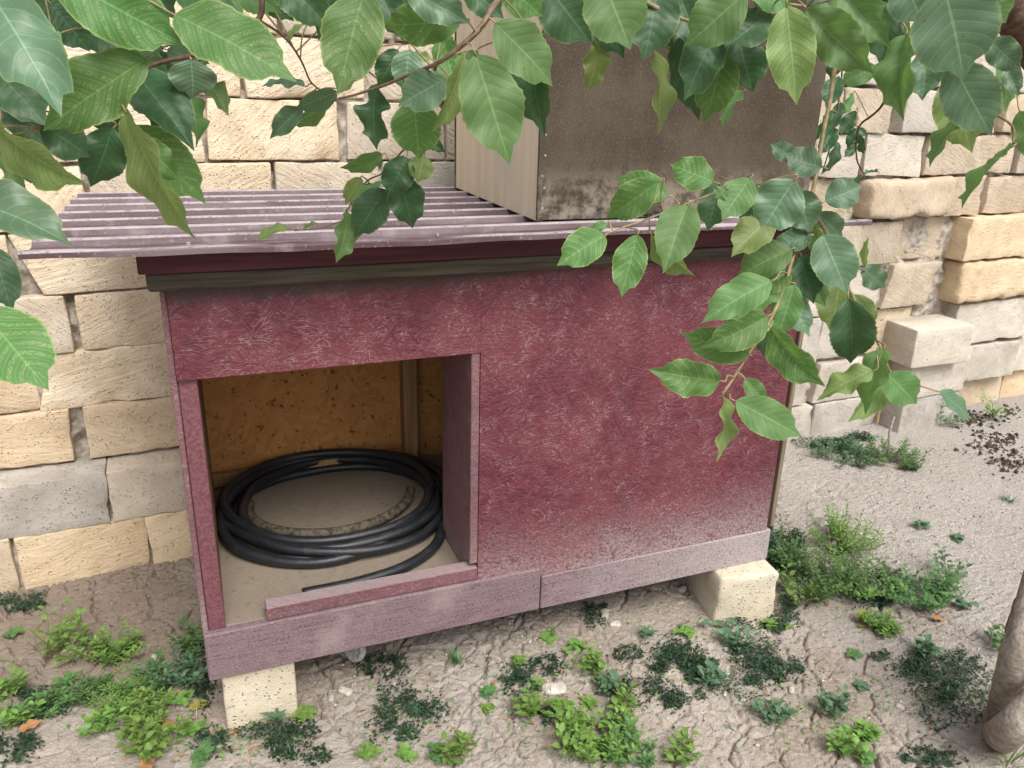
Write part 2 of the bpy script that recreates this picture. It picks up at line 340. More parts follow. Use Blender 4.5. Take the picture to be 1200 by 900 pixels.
MAT = dict(
    red=mat_painted_osb('red_painted_strand_board', mildew_shade=True), red_d=mat_painted_osb('dusty_red_strand_board', dust=.22),
    redplain=mat_simple('maroon_paint', (.115, .038, .05), (.20, .085, .098), 130, .5, .4, .2),
    maroon=mat_wood('dark_maroon_board', (.055, .016, .022), (.11, .035, .042), (3, 60, 60)),
    sill=mat_painted_osb('worn_red_sill_board', dust=.10, top=True, mud=.25),
    rail=mat_rail('worn_dusty_board'),
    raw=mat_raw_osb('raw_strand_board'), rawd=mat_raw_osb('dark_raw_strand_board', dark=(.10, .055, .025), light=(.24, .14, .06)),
    rawf=mat_raw_osb('dusty_floor_strand_board', 'floor', (.17, .13, .095), (.29, .24, .185), .5),
    stud=mat_wood('pine_stud', (.30, .17, .075), (.46, .29, .14)),
    grey=mat_wood('weathered_wood', (.030, .026, .019), (.115, .098, .070), (3, 60, 60)),
    lath=mat_wood('weathered_lath', (.13, .10, .065), (.30, .24, .17)),
    pine=mat_wood('pale_pine_board', (.63, .52, .375), (.74, .645, .50), (16, 16, .7), .7, (.56, .50, .41)),
    hard=mat_hardboard('brown_weathered_hardboard'),
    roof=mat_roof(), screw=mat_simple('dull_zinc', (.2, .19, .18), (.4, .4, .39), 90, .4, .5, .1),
    hose=mat_hose(),
    hosed=mat_simple('muddy_rubber', (.035, .03, .022), (.17, .145, .105), 60, .8, .2, .5),
    st_cream=mat_stone('cream_shell_stone', (.54, .445, .325), (.68, .59, .46)),
    st_right=mat_stone('grey_tan_shell_stone', (.40, .325, .235), (.53, .45, .345), .9, 1.2),
    st_tan=mat_stone('tan_shell_stone', (.52, .395, .26), (.64, .52, .37), .8),
    st_grey=mat_stone('grey_shell_stone', (.37, .335, .29), (.52, .48, .43), .35, 1.2),
    st_pale=mat_stone('pale_shell_stone', (.45, .41, .35), (.57, .525, .455), .5),
    st_yel=mat_stone('yellow_shell_stone', (.53, .46, .345), (.65, .59, .47), .15, 1.5),
    mortar=mat_simple('grey_lime_mortar', (.22, .185, .145), (.46, .42, .365), 30, .95, .1, .9, .012),
    soil=mat_soil(),
    bark=mat_simple('grey_brown_bark', (.20, .168, .138), (.36, .315, .268), 45, .9, .15, .8, .008),
    barkd=mat_simple('dark_brown_bark', (.05, .028, .02), (.13, .08, .055), 60, .85, .2, .7, .005),
    scar=mat_simple('red_brown_bark_scar', (.16, .07, .04), (.30, .15, .09), 70, .8, .2, .6, .004),
    twig=mat_simple('red_brown_twig', (.12, .075, .05), (.23, .155, .10), 120, .6, .3, .3),
    gtwig=mat_simple('green_brown_twig', (.17, .16, .07), (.34, .24, .14), 120, .6, .3, .3),
    leaf=mat_leaf('green_leaf', (.090, .182, .062), (.140, .245, .094)),
    leafm=mat_leaf('mottled_leaf', (.062, .155, .04), (.10, .21, .062), .6),
    leafy=mat_leaf('yellow_green_leaf', (.135, .21, .06), (.20, .275, .10), .65, (.28, .38, .09), .48, .36),
    leafd=mat_leaf('dark_leaf', (.028, .078, .03), (.045, .105, .042), 0, (.10, .2, .03), .42, .22),  # dark green with the shade among the leaves put into the colour
    leafb=mat_leaf('blue_green_leaf', (.075, .145, .078), (.112, .19, .108), 0, (.12, .22, .06), .36, .2),
    wd1=mat_weed('fresh_weed_leaf', (.12, .235, .045), (.21, .35, .085)), wd2=mat_weed('mid_green_weed_leaf', (.075, .175, .055), (.14, .27, .095)),
    wd3=mat_weed('bluish_weed_leaf', (.075, .155, .08), (.14, .245, .14)), wdy=mat_weed('yellowing_weed_leaf', (.22, .25, .05), (.36, .35, .09)),
    mat=mat_weed('dark_ground_cover_leaf', (.016, .042, .022), (.038, .078, .038), .12), wstem=mat_weed('weed_stem', (.12, .16, .06), (.22, .22, .11), .1),
    dry=mat_simple('dry_leaf', (.22, .10, .04), (.42, .24, .11), 40, .8, .2, .4), pebble=mat_simple('pale_pebble', (.36, .32, .27), (.6, .56, .5), 50, .9, .2, .4),
    straw=mat_simple('pale_straw', (.30, .24, .14), (.48, .41, .27), 40, .8, .2, .3),
    clod2=mat_simple('grey_brown_crumb', (.13, .105, .085), (.30, .26, .22), 60, .95, .1, .8),
    clod=mat_simple('dark_soil_crumb', (.045, .035, .028), (.12, .095, .08), 60, .95, .1, .8),
)

# ------------------------------------------------------------------ ground: cracked dry soil
rs = np.random.RandomState(3)
_NT = {}
def vnoise(x, y, sc, seed):
    if seed not in _NT: _NT[seed] = np.random.RandomState(seed).rand(256, 256)
    T = _NT[seed]
    x = x*sc+100; y = y*sc+100
    xi = np.floor(x).astype(int); yi = np.floor(y).astype(int); fx = x-xi; fy = y-yi
    fx = fx*fx*(3-2*fx); fy = fy*fy*(3-2*fy)
    a = T[xi % 256, yi % 256]; b = T[(xi+1) % 256, yi % 256]; c = T[xi % 256, (yi+1) % 256]; d = T[(xi+1) % 256, (yi+1) % 256]
    return (a*(1-fx)+b*fx)*(1-fy)+(c*(1-fx)+d*fx)*fy
def vor_edge(x, y, cell, seed):
    r = np.random.RandomState(seed); J = r.rand(128, 128, 2)
    x = x/cell; y = y/cell; xi = np.floor(x).astype(int); yi = np.floor(y).astype(int)
    f1 = np.full(x.shape, 9.); f2 = np.full(x.shape, 9.)
    for dx in (-1, 0, 1):
        for dy in (-1, 0, 1):
            jx = J[(xi+dx) % 128, (yi+dy) % 128, 0]; jy = J[(xi+dx) % 128, (yi+dy) % 128, 1]
            d = np.hypot(xi+dx+jx-x, yi+dy+jy-y)
            n2 = np.where(d < f1, f1, np.minimum(f2, d)); f1 = np.minimum(f1, d); f2 = n2
    return (f2-f1)*cell*.5
def axis(a, b, st, lo, hi):
    c = list(np.arange(a, b, st)); s = st
    while c[-1] < hi: s *= 1.22; c.append(c[-1]+s)
    s = st
    while c[0] > lo: s *= 1.22; c.insert(0, c[0]-s)
    return np.array(c)
xs = np.concatenate([axis(-.75, 2.35, .0042, -40, 2.0)[:-1]]); xs = xs[xs < 2.35]
xs = np.concatenate([xs, axis(2.35, 4.8, .012, 2.35, 45)])
ys = axis(-1.0, 1.02, .0042, -40, 40)
GX, GY = np.meshgrid(xs, ys, indexing='ij')
def ground_height(x, y):
    z = (vnoise(x, y, 2.3, 1)-.5)*.026 + (vnoise(x, y, 7, 2)-.5)*.006 + (vnoise(x, y, 24, 3)-.5)*.003
    # a bank of soil against the wall on the left, levelling out at the supports
    t = np.clip((.97+.05*x-y)/.35, 0, 1); z = z*np.clip(.35+.65*t, 0, 1)
    return z
def ground_full(x, y):
    z = ground_height(x, y)
    wx = x+(vnoise(x, y, 18, 5)-.5)*.035+(vnoise(x, y, 60, 6)-.5)*.010; wy = y+(vnoise(x, y, 18, 7)-.5)*.035+(vnoise(x, y, 60, 8)-.5)*.010
    e = vor_edge(wx, wy, .16, 11); e2 = vor_edge(wx+3, wy, .065, 12)
    wd = .0020+.0030*vnoise(x, y, 5, 9)
    m1 = np.clip((vnoise(x, y, 3.3, 10)-.2)*4, 0, 1)*np.clip(vnoise(x, y, 9, 16)*2.6-.3, 0, 1); m2 = np.clip((vnoise(x, y, 4.1, 13)-.40)*5, 0, 1)
    gr = np.clip((3.0-x)/.7, 0, 1)
    z = z-.024*np.exp(-(e/wd)**2)*m1*gr-.016*np.exp(-(e2/.0021)**2)*m2*gr
    z = z+(vnoise(x, y, 95, 14)-.5)*.0035+np.maximum(vnoise(x, y, 60, 15)-.78, 0)*.030
    return z
GZ = np.where((np.abs(GX) < 8) & (np.abs(GY) < 6), ground_full(GX, GY), 0)
nx, ny = GX.shape
me = bpy.data.meshes.new('ground')
me.vertices.add(nx*ny); me.vertices.foreach_set('co', np.stack([GX, GY, GZ], -1).astype(np.float32).ravel())
I = np.arange(nx*ny).reshape(nx, ny)
Q = np.stack([I[:-1, :-1], I[1:, :-1], I[1:, 1:], I[:-1, 1:]], -1).reshape(-1, 4)
me.loops.add(Q.size); me.loops.foreach_set('vertex_index', Q.ravel().astype(np.int32))
me.polygons.add(len(Q)); me.polygons.foreach_set('loop_start', np.arange(0, Q.size, 4, dtype=np.int32)); me.polygons.foreach_set('loop_total', np.full(len(Q), 4, np.int32))
me.update(); me.validate()
tag(link('ground', me, MAT['soil'], None, True), kind='structure')
def gz(x, y): return float(GZ[min(np.searchsorted(xs, x), len(xs)-1), min(np.searchsorted(ys, y), len(ys)-1)])

# ------------------------------------------------------------------ stone wall
def stone_mesh(name, quad, y0, depth, seed, rnd_r=.012, amp=.004, chipk=1.0):
    """quad: bottom-left, bottom-right, top-right, top-left as (x, z) offsets; front face at y0, going back by depth"""
    bl, br, tr, tl = [Vector((q[0], q[1])) for q in quad]
    L = ((br-bl).length+(tr-tl).length)/2; H = ((tl-bl).length+(tr-br).length)/2
    nxs, nzs, nys = max(8, int(L/.019)), max(7, int(H/.019)), 4
    rr = random.Random(seed); off = Vector((rr.uniform(0, 50), rr.uniform(0, 50), rr.uniform(0, 50)))
    bm = bmesh.new(); idx = {}
    def ticks(T, n): return [0, rnd_r*.35, rnd_r]+[rnd_r+(T-2*rnd_r)*q/(n-4) for q in range(1, n-4)]+[T-rnd_r, T-rnd_r*.35, T]
    TX, TZ = ticks(L, nxs), ticks(H, nzs); TY = [0, rnd_r*.35, rnd_r, depth*.5, depth]
    def vert(i, j, k2):
        key = (i, j, k2)
        if key in idx: return idx[key]
        p = Vector((TX[i], TY[j], TZ[k2])); q = Vector((min(max(p.x, rnd_r), L-rnd_r), min(max(p.y, rnd_r), depth-rnd_r), min(max(p.z, rnd_r), H-rnd_r)))
        d = p-q
        if d.length > rnd_r: p = q+d.normalized()*rnd_r
        a, b, c = p.x/L, p.y/depth, p.z/H
        n3 = mnoise.noise_vector((p+off)*17); n4 = mnoise.noise_vector((p+off)*48); n5 = mnoise.noise((p+off)*6)
        edge = min(a, 1-a)*L < .02 or min(c, 1-c)*H < .02
        chip = max(0, mnoise.noise((p+off)*11+Vector((9, 3, 1)))-.12)*(.034 if edge else .006)*chipk
        xz = bl*(1-a)*(1-c)+br*a*(1-c)+tr*a*c+tl*(1-a)*c
        ce = bl*.25+br*.25+tr*.25+tl*.25
        xz = xz+(ce-xz).normalized()*chip*.5
        w3 = Vector((xz.x, y0+b*depth+chip*.8, xz.y))+n3*amp+n4*amp*.55+Vector((0, n5*amp*1.4, 0))
        v = bm.verts.new(w3); idx[key] = v; return v
    def quad_f(a, b, c, d):
        try: bm.faces.new((a, b, c, d))
        except ValueError: pass
    for i in range(nxs):
        for k2 in range(nzs):
            quad_f(vert(i, 0, k2), vert(i+1, 0, k2), vert(i+1, 0, k2+1), vert(i, 0, k2+1))
            quad_f(vert(i, nys, k2+1), vert(i+1, nys, k2+1), vert(i+1, nys, k2), vert(i, nys, k2))
    for i in range(nxs):
        for j in range(nys):
            quad_f(vert(i, j, nzs), vert(i+1, j, nzs), vert(i+1, j+1, nzs), vert(i, j+1, nzs))
            quad_f(vert(i, j+1, 0), vert(i+1, j+1, 0), vert(i+1, j, 0), vert(i, j, 0))
    for j in range(nys):
        for k2 in range(nzs):
            quad_f(vert(0, j+1, k2), vert(0, j, k2), vert(0, j, k2+1), vert(0, j+1, k2+1))
            quad_f(vert(nxs, j, k2), vert(nxs, j+1, k2), vert(nxs, j+1, k2+1), vert(nxs, j, k2+1))
    me = bpy.data.meshes.new(name); bm.to_mesh(me); bm.free()
    me.polygons.foreach_set('use_smooth', [True]*len(me.polygons)); return me

WALL_T = math.atan(.05)
wall = tag(empty('stone_wall', (0, .96, 0), WALL_T), 'rough cream limestone block wall running behind the red kennel', 'wall')
def wall_block(x0, x1, z0, z1, setback, mat, seed, skew=(0, 0, 0, 0), r=.006, amp=.004, depth=.19, dz=(0, 0, 0, 0)):
    cx, cz = (x0+x1)/2, (z0+z1)/2
    quad = [(x0-cx+skew[0], z0-cz+dz[0]), (x1-cx+skew[1], z0-cz+dz[1]), (x1-cx+skew[2], z1-cz+dz[2]), (x0-cx+skew[3], z1-cz+dz[3])]
    o = link('block', stone_mesh('block', quad, 0, depth, seed, r, amp), MAT[mat], wall)
    o.location = (cx, setback, cz); rr = random.Random(seed+5)
    o.rotation_euler = (R(rr.uniform(-1.2, 1.2)), R(rr.uniform(-.5, .5)), R(rr.uniform(-1.6, 1.6)))
    return o
SB = .12
# each course: z0, z1, setback, list of (x0, x1, material, extra setback, options)
courses = [
 (-.03, .19, 0, [(-1.42, -1.02, 't'), (-1.01, -.607, 't'), (-.597, -.193, 't'), (-.183, .21, 't'), (.22, .6, 'c'), (.61, 1.0, 't'), (1.01, 1.4, 'c'), (1.41, 1.72, 't')]),
 (.195, .385, 0, [(-1.5, -1.1, 'c'), (-1.09, -.70, 'g'), (-.69, -.297, 'g'), (-.287, .10, 'c'), (.11, .5, 'c'), (.51, .9, 't'), (.91, 1.3, 'c'), (1.31, 1.72, 'c')]),
 (.40, .588, SB, [(-1.3, -.99, 't'), (-.97, -.765, 'c'), (-.755, -.385, 't'), (-.335, .03, 't'), (.05, .43, 'c'), (.44, .83, 'c'), (.85, 1.2, 't'), (1.21, 1.7, 'c')]),
 (.60, .788, SB, [(-1.4, -1.0, 'c'), (-.98, -.90, 't'), (-.89, -.462, 't'), (-.436, -.02, 'c'), (0., .4, 'c'), (.41, .8, 'c'), (.81, 1.2, 't'), (1.21, 1.7, 'c')]),
 (.80, .985, SB, [(-1.5, -1.12, 'c'), (-1.1, -.73, 't'), (-.72, -.335, 'c'), (-.305, .08, 'c'), (.10, .5, 'c'), (.51, .9, 'c'), (.91, 1.3, 'c'), (1.31, 1.7, 'c')]),
 (1.0, 1.19, SB, [(-1.2, -.83, 't'), (-.81, -.47, 'c'), (-.445, -.03, 'c'), (-.02, .36, 'c'), (.38, .8, 'c'), (.81, 1.2, 't'), (1.21, 1.7, 'c')]),
 (1.21, 1.40, SB, [(-1.35, -.97, 'c'), (-.95, -.60, 'c'), (-.585, -.23, 'c'), (-.21, -.025, 'c'), (-.01, .362, 'c'), (.372, .75, 'c'), (.76, 1.15, 'p'), (1.16, 1.4, 'c'), (1.41, 1.7, 'c')]),
 (1.42, 1.608, SB, [(-1.2, -.82, 'c'), (-.8, -.43, 'c'), (-.41, .145, 'c'), (.17, .605, 'c'), (.635, 1.0, 'c'), (1.02, 1.4, 'c'), (1.41, 1.7, 'c')]),
 (1.625, 1.81, SB, [(-1.3, -.9, 'c'), (-.88, -.5, 'c'), (-.48, -.115, 'c'), (-.1, .285, 'c'), (.30, .70, 'c'), (.715, 1.1, 'c'), (1.11, 1.5, 'c'), (1.51, 1.7, 'c')]),
 (1.825, 2.01, SB, [(-1.2, -.8, 'c'), (-.78, -.4, 'c'), (-.38, 0., 'c'), (.02, .42, 'c'), (.44, .8, 'c'), (.82, 1.2, 'c'), (1.22, 1.7, 'c')]),
 (2.025, 2.21, SB, [(-1.3, -.9, 'c'), (-.88, -.5, 'c'), (-.48, -.1, 'c'), (-.08, .3, 'c'), (.32, .7, 'c'), (.72, 1.1, 'c'), (1.12, 1.7, 'c')]),
 # the right-hand stretch, rougher and less level
 (-.03, .175, 0, [(1.75, 2.12, 'g'), (2.13, 2.5, 'c'), (2.52, 2.78, 'g'), (2.80, 2.985, 'g'), (3.01, 3.45, 'g'), (3.47, 3.8, 't'), (3.99, 4.5, 't', .02), (4.52, 4.9, 't', .02), (4.92, 5.4, 'c')]),
 (.19, .40, 0, [(1.75, 2.2, 'c'), (2.22, 2.58, 'g'), (2.60, 2.93, 'g'), (2.99, 3.34, 'g'), (3.37, 3.7, 't'), (3.93, 4.47, 'g', -.03), (4.50, 4.95, 'p', -.01), (4.97, 5.4, 'c')]),
 (.42, .648, 0, [(1.75, 2.1, 'c'), (2.12, 2.56, 'c'), (2.58, 2.93, 'g'), (2.97, 3.25, 'g', .02), (3.28, 3.6, 'c', .03), (3.89, 4.52, 'p', -.04), (4.54, 5.0, 'g'), (5.02, 5.4, 'c')]),
 (.67, .885, 0, [(1.75, 2.2, 'c'), (2.22, 2.6, 'c'), (2.62, 2.93, 'g'), (2.95, 3.30, 'p'), (3.355, 3.73, 'c'), (3.81, 4.50, 'b', -.07), (4.52, 4.9, 't'), (4.92, 5.4, 'c')]),
 (.905, 1.115, 0, [(1.75, 2.0, 'c'), (2.02, 2.42, 'c'), (2.44, 2.88, 'c'), (2.90, 3.37, 'c'), (3.435, 3.765, 'c', .045), (3.80, 4.34, 't', -.05), (4.36, 4.8, 't'), (4.82, 5.4, 'c')]),
 (1.13, 1.318, 0, [(1.75, 2.2, 'c'), (2.22, 2.62, 'c'), (2.64, 3.02, 'c', .03), (3.065, 3.64, 'b', -.06), (3.66, 3.93, 'c'), (3.96, 4.4, 'c'), (4.42, 5.4, 'c')]),
 (1.335, 1.52, 0, [(1.75, 2.3, 'c'), (2.32, 2.73, 'c'), (2.75, 3.42, 'p'), (3.45, 4.1, 'c'), (4.12, 4.5, 'c'), (4.52, 5.4, 'c')]),
 (1.535, 1.722, 0, [(1.75, 2.1, 'c'), (2.12, 2.5, 'c'), (2.52, 2.84, 'c'), (2.86, 3.15, 'c'), (3.235, 3.53, 'p', -.01), (3.55, 3.92, 'c'), (3.94, 4.4, 'c'), (4.42, 5.4, 'c')]),
 (1.738, 1.92, 0, [(1.75, 2.2, 'c'), (2.22, 2.6, 'c'), (2.62, 2.92, 'p'), (2.94, 3.31, 'p'), (3.33, 3.7, 'c'), (3.72, 4.1, 'p'), (4.12, 4.6, 'c'), (4.62, 5.4, 'c')]),
 (1.935, 2.12, 0, [(1.75, 2.1, 'c'), (2.12, 2.5, 'c'), (2.52, 2.9, 'c'), (2.92, 3.3, 'c'), (3.32, 3.7, 'c'), (3.72, 4.1, 'c'), (4.12, 4.6, 'c'), (4.62, 5.4, 'c')]),
]
MKR = dict(c='st_right', t='st_tan', g='st_grey', p='st_pale', b='st_tan')
MK = dict(c='st_cream', t='st_tan', g='st_grey', p='st_pale', b='st_tan')
sd = 100
for z0, z1, sb, row in courses:
    for e in row:
        sd += 1; rr = random.Random(sd)
        x0, x1, mk = e[:3]; ex = e[3] if len(e) > 3 else 0
        right = x0 > 1.7
        j = .007 if right else .004
        if right and x1-x0 > .5 and ex == 0:
            xm = x0+(x1-x0)*rr.uniform(.42, .58); row.append((xm+.006, x1, mk)); x1 = xm-.006
        sk = [rr.uniform(-j, j)*2 for _ in range(4)]; dz = [rr.uniform(-j, j) for _ in range(4)]
        if abs(x0+.436) < .005 and z0 == .60: sk = [-.025, 0, 0, .025]
        if abs(x0-3.355) < .005: sk = [-.01, -.08, .02, .03]
        if abs(x0+.445) < .005 and z0 == 1.0: sk = [.06, 0, 0, -.02]
        ex2 = .4 if right else 1
        wall_block(x0-.0035*ex2, x1+.0035*ex2, z0-.005*ex2, z1+.005*ex2, sb+ex+rr.uniform(-.008, .010)*(1.6 if right else 1), (MKR if right else MK)[mk], sd, sk, .026 if mk == 'b' else rr.uniform(.003, .008), .0075 if mk == 'b' else (.0042 if right else .0028), dz=dz)
# lime mortar behind and between the blocks: one rough core per stretch
def core(x0, x1, z0, z1, yf, th, seed):
    xs_ = np.arange(x0, x1+.001, .016); zs_ = np.arange(z0, z1+.001, .016)
    X, Z = np.meshgrid(xs_, zs_, indexing='ij')
    n1 = vnoise(X, Z, 9, seed); n2 = vnoise(X, Z, 34, seed+1); n3 = vnoise(X, Z, 3, seed+2)
    n4 = vnoise(X, Z, 61, seed+3); Y = yf+.05*n1+.03*n2+.03*n3+.016*n4-.068; Y = np.maximum(Y, yf-.020)
    a, b = X.shape; V = np.stack([X, Y, Z], -1).reshape(-1, 3).tolist(); I = np.arange(a*b).reshape(a, b)
    Fq = np.stack([I[:-1, :-1], I[1:, :-1], I[1:, 1:], I[:-1, 1:]], -1).reshape(-1, 4).tolist()
    o = len(V); V += [(x0, yf+th, z0), (x1, yf+th, z0), (x1, yf+th, z1), (x0, yf+th, z1)]
    L0, L1 = I[0, :].tolist(), I[-1, :].tolist(); B, T = I[:, 0].tolist(), I[:, -1].tolist()
    Fq += [[o+1, o, o+3, o+2], L0+[o+3, o], L1[::-1]+[o+1, o+2], B[::-1]+[o, o+1], T+[o+2, o+3]]
    return pydata('mortar_core', V, Fq, MAT['mortar'], wall, True)
core(-1.5, 1.73, -.05, .375, .04, .30, 21)
core(-1.5, 1.73, .37, 2.2, SB+.038, .2, 24)
core(1.731, 5.4, -.05, 2.11, .062, .27, 27)

# loose blocks stacked in front of the wall on the right
def loose_block(loc, size, rot, mat, seed, label, group=None, r=.008, amp=.003, chipk=.35):
    L, D, H = size
    quad = [(-L/2, 0), (L/2, 0), (L/2, H), (-L/2, H)]
    o = link('limestone_block', stone_mesh('limestone_block', quad, -D/2, D, seed, r, amp, chipk), MAT[mat])
    o.location = loc; o.rotation_euler = rot
    return tag(o, label, 'stone block', group)
yb = .96+.05*3.66
loose_block((3.70, yb-.02, -.025), (.44, .2, .215), (0, 0, R(4)), 'st_grey', 901, 'bottom grey stone block of the loose stack in front of the wall')
loose_block((3.70, yb-.03, .19), (.45, .2, .2), (0, 0, R(3)), 'st_grey', 902, 'middle grey stone block of the loose stack in front of the wall')
loose_block((3.62, yb-.07, .388), (.38, .24, .205), (0, R(-.6), R(-2)), 'st_pale', 903, 'pale stone block lying on top of the loose stack by the wall')

# ------------------------------------------------------------------ kennel
ken = tag(empty('dog_kennel', (0, 0, KZ)), 'weathered red strand board kennel with open doorway and corrugated roof', 'kennel')
W = 1.78; HT = 1.04; DP = .88
def kb(name, x0, x1, y0, y1, z0, z1, mat, bevel=.002, parent=None): return box(name, x0, x1, y0, y1, z0, z1, MAT[mat], parent or ken, bevel)
kb('bottom_rail', 0, .943, -.012, .016, -.002, .142, 'rail', .004)
kb('bottom_rail', .9475, W+.012, -.009, .016, -.004, .112, 'rail', .003)
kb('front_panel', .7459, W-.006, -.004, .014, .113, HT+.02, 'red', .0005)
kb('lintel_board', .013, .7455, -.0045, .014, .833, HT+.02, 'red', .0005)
kb('left_stile', .0135, .055, .006, .045, .1425, .832, 'redplain')
kb('side_panel', -.001, .0125, .003, DP, .0, HT, 'red_d')
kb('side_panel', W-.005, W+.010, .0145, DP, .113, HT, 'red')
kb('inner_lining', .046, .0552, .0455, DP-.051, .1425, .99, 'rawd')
kb('door_post', .722, .7455, -.001, .043, .1965, .832, 'red_d')
kb('jamb_panel', .7235, .738, .0435, .272, .1425, .90, 'red_d')
kb('sill_strip', .157, .7455, -.004, .040, .1435, .184, 'sill', .003)
kb('floor_panel', .0135, W-.006, .017, DP-.016, .118, .141, 'rawf')
kb('back_panel', .0135, W-.006, DP-.0155, DP, 0.0, HT, 'raw')
kb('back_batten', .0135, .735, DP-.05, DP-.017, .142, .19, 'stud')
kb('inner_stud', .735, .785, DP-.085, DP-.017, .142, .99, 'stud')
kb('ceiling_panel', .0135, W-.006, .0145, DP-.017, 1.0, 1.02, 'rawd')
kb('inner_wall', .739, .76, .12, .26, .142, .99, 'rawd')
kb('cornice_strip', -.022, W+.02, -.036, -.005, 1.048, 1.0905, 'grey', .006)
kb('fascia_board', -.034, W+.03, -.062, -.002, 1.0925, 1.1455, 'maroon', .003)
kb('corner_lath', W+.0105, W+.026, -.003, .034, .118, HT+.002, 'lath', .003)
# corrugated roof sheet: ridges run along the front
prof = []
y = -.135; n_r = 8; pitch = .138
while y < .94:
    prof += [(y, .014), (y+.014, .014), (y+.024, 0), (y+.128, 0)]; y += pitch
prof = [(-.1375, .001), (-.1365, .011)]+prof
V = []; Fc = []
xs_ = np.linspace(-.226, 1.863, 46)
for i, x in enumerate(xs_):
    for (yy, zz) in prof:
        sag = -.004*math.sin(x*3.1+.4)*math.exp(-((yy+.13)/.12)**2)+.0012*math.sin(x*21+yy*9)*math.exp(-((yy+.13)/.1)**2)
        V.append((x+.006*math.sin(yy*23)+.004*math.sin(yy*7.3), yy, 1.1465+zz+sag))
np_ = len(prof)
for i in range(len(xs_)-1):
    for j in range(np_-1): Fc.append((i*np_+j, (i+1)*np_+j, (i+1)*np_+j+1, i*np_+j+1))
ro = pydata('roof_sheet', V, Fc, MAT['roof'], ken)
md = ro.modifiers.new('thickness', 'SOLIDIFY'); md.thickness = .0016; md.offset = 1
for sx in (.07, .62, 1.3, 1.72):
    for sy in (-.04, .65):
        V = []; Fc = []; tube_data([(sx, sy, 1.147), (sx, sy, 1.1535)], .0045, 8, V, Fc); pydata('roof_screw', V, Fc, MAT['screw'], ro)
# castor under the front edge
cs = empty('castor', (.40, .10, -.075)); cs.parent = ken
def revolve(prof_, n, ax='x'):
    V = []; Fc = []
    for (x, r) in prof_:
        for k in range(n): a = 2*math.pi*k/n; V.append((x, r*math.cos(a), r*math.sin(a)))
    for i in range(len(prof_)-1):
        for k in range(n): Fc.append((i*n+k, i*n+(k+1) % n, (i+1)*n+(k+1) % n, (i+1)*n+k))
    return V, Fc
V, Fc = revolve([(-.011, .001), (-.011, .012), (-.008, .014), (-.008, .024), (-.012, .027), (-.010, .036), (0, .039), (.010, .036), (.012, .027), (.008, .024), (.008, .014), (.011, .012), (.011, .001)], 26)
wh = pydata('wheel', V, Fc, MAT['screw'], cs, True)
wh.rotation_euler = (0, R(12), R(38)); wh.location = (0, 0, -.012)
bx = bmesh.new()
for s in (-1, 1):
    g = bmesh.ops.create_cube(bx, size=1)['verts']
    for v in g: v.co = Vector((s*.0165+v.co.x*.003, v.co.y*.024, .025+v.co.z*.1))
g = bmesh.ops.create_cube(bx, size=1)['verts']
for v in g: v.co = Vector((v.co.x*.06, v.co.y*.05, .078+v.co.z*.008))
mb = bpy.data.meshes.new('fork'); bx.to_mesh(mb); bx.free(); fk = link('fork', mb, MAT['screw'], cs); fk.rotation_euler = (0, 0, R(38))

# support blocks under the kennel
loose_block((.122, .20, -.03), (.19, .39, .213), (0, 0, R(.5)), 'st_yel', 911, 'yellowish limestone block propping the doorway end of the kennel', r=.010, amp=.002)
loose_block((1.70, .085, -.03), (.215, .33, .213), (0, 0, R(-9)), 'st_yel', 912, 'limestone block with white top propping the closed end of the kennel', r=.016, amp=.006)
loose_block((1.66, .66, -.03), (.19, .30, .213), (0, 0, R(3)), 'st_grey', 913, 'grey limestone block holding up the rear of the kennel')
loose_block((.12, .70, -.03), (.19, .28, .213), (0, 0, R(-2)), 'st_grey', 914, 'grey stone block under the back corner of the kennel by the tan wall')

# wooden box on the roof
bxr = tag(empty('wooden_box', (.906, .030, KZ+1.1605), R(-2.2)), 'plywood box with pale pine side and brown front standing on the roof', 'box')
def bb(name, x0, x1, y0, y1, z0, z1, mat, bevel=.0015): return box(name, x0, x1, y0, y1, z0, z1, MAT[mat], bxr, bevel)
BW, BD, BH = .835, .80, .62
bb('front_panel', 0, BW, 0, .011, .004, BH, 'hard')
bb('side_panel', .003, .022, .0115, BD-.012, 0, BH, 'pine')
bb('side_panel', BW-.022, BW-.003, .0115, BD-.012, 0, BH, 'pine')
bb('back_panel', 0, BW, BD-.0115, BD, .002, BH, 'hard')
bb('floor_panel', .0225, BW-.0225, .012, BD-.0125, .006, .02, 'pine')
bb('lid', -.008, BW+.008, -.008, BD+.008, BH+.0005, BH+.014, 'hard')
for nz in (.035, .085, .115, .165, .215, .30, .40, .50):
    V = []; Fc = []; tube_data([(.013+.004*math.sin(nz*90), -.0012, nz), (.013+.004*math.sin(nz*90), .002, nz)], .0032, 7, V, Fc); pydata('nail', V, Fc, MAT['screw'], bxr)

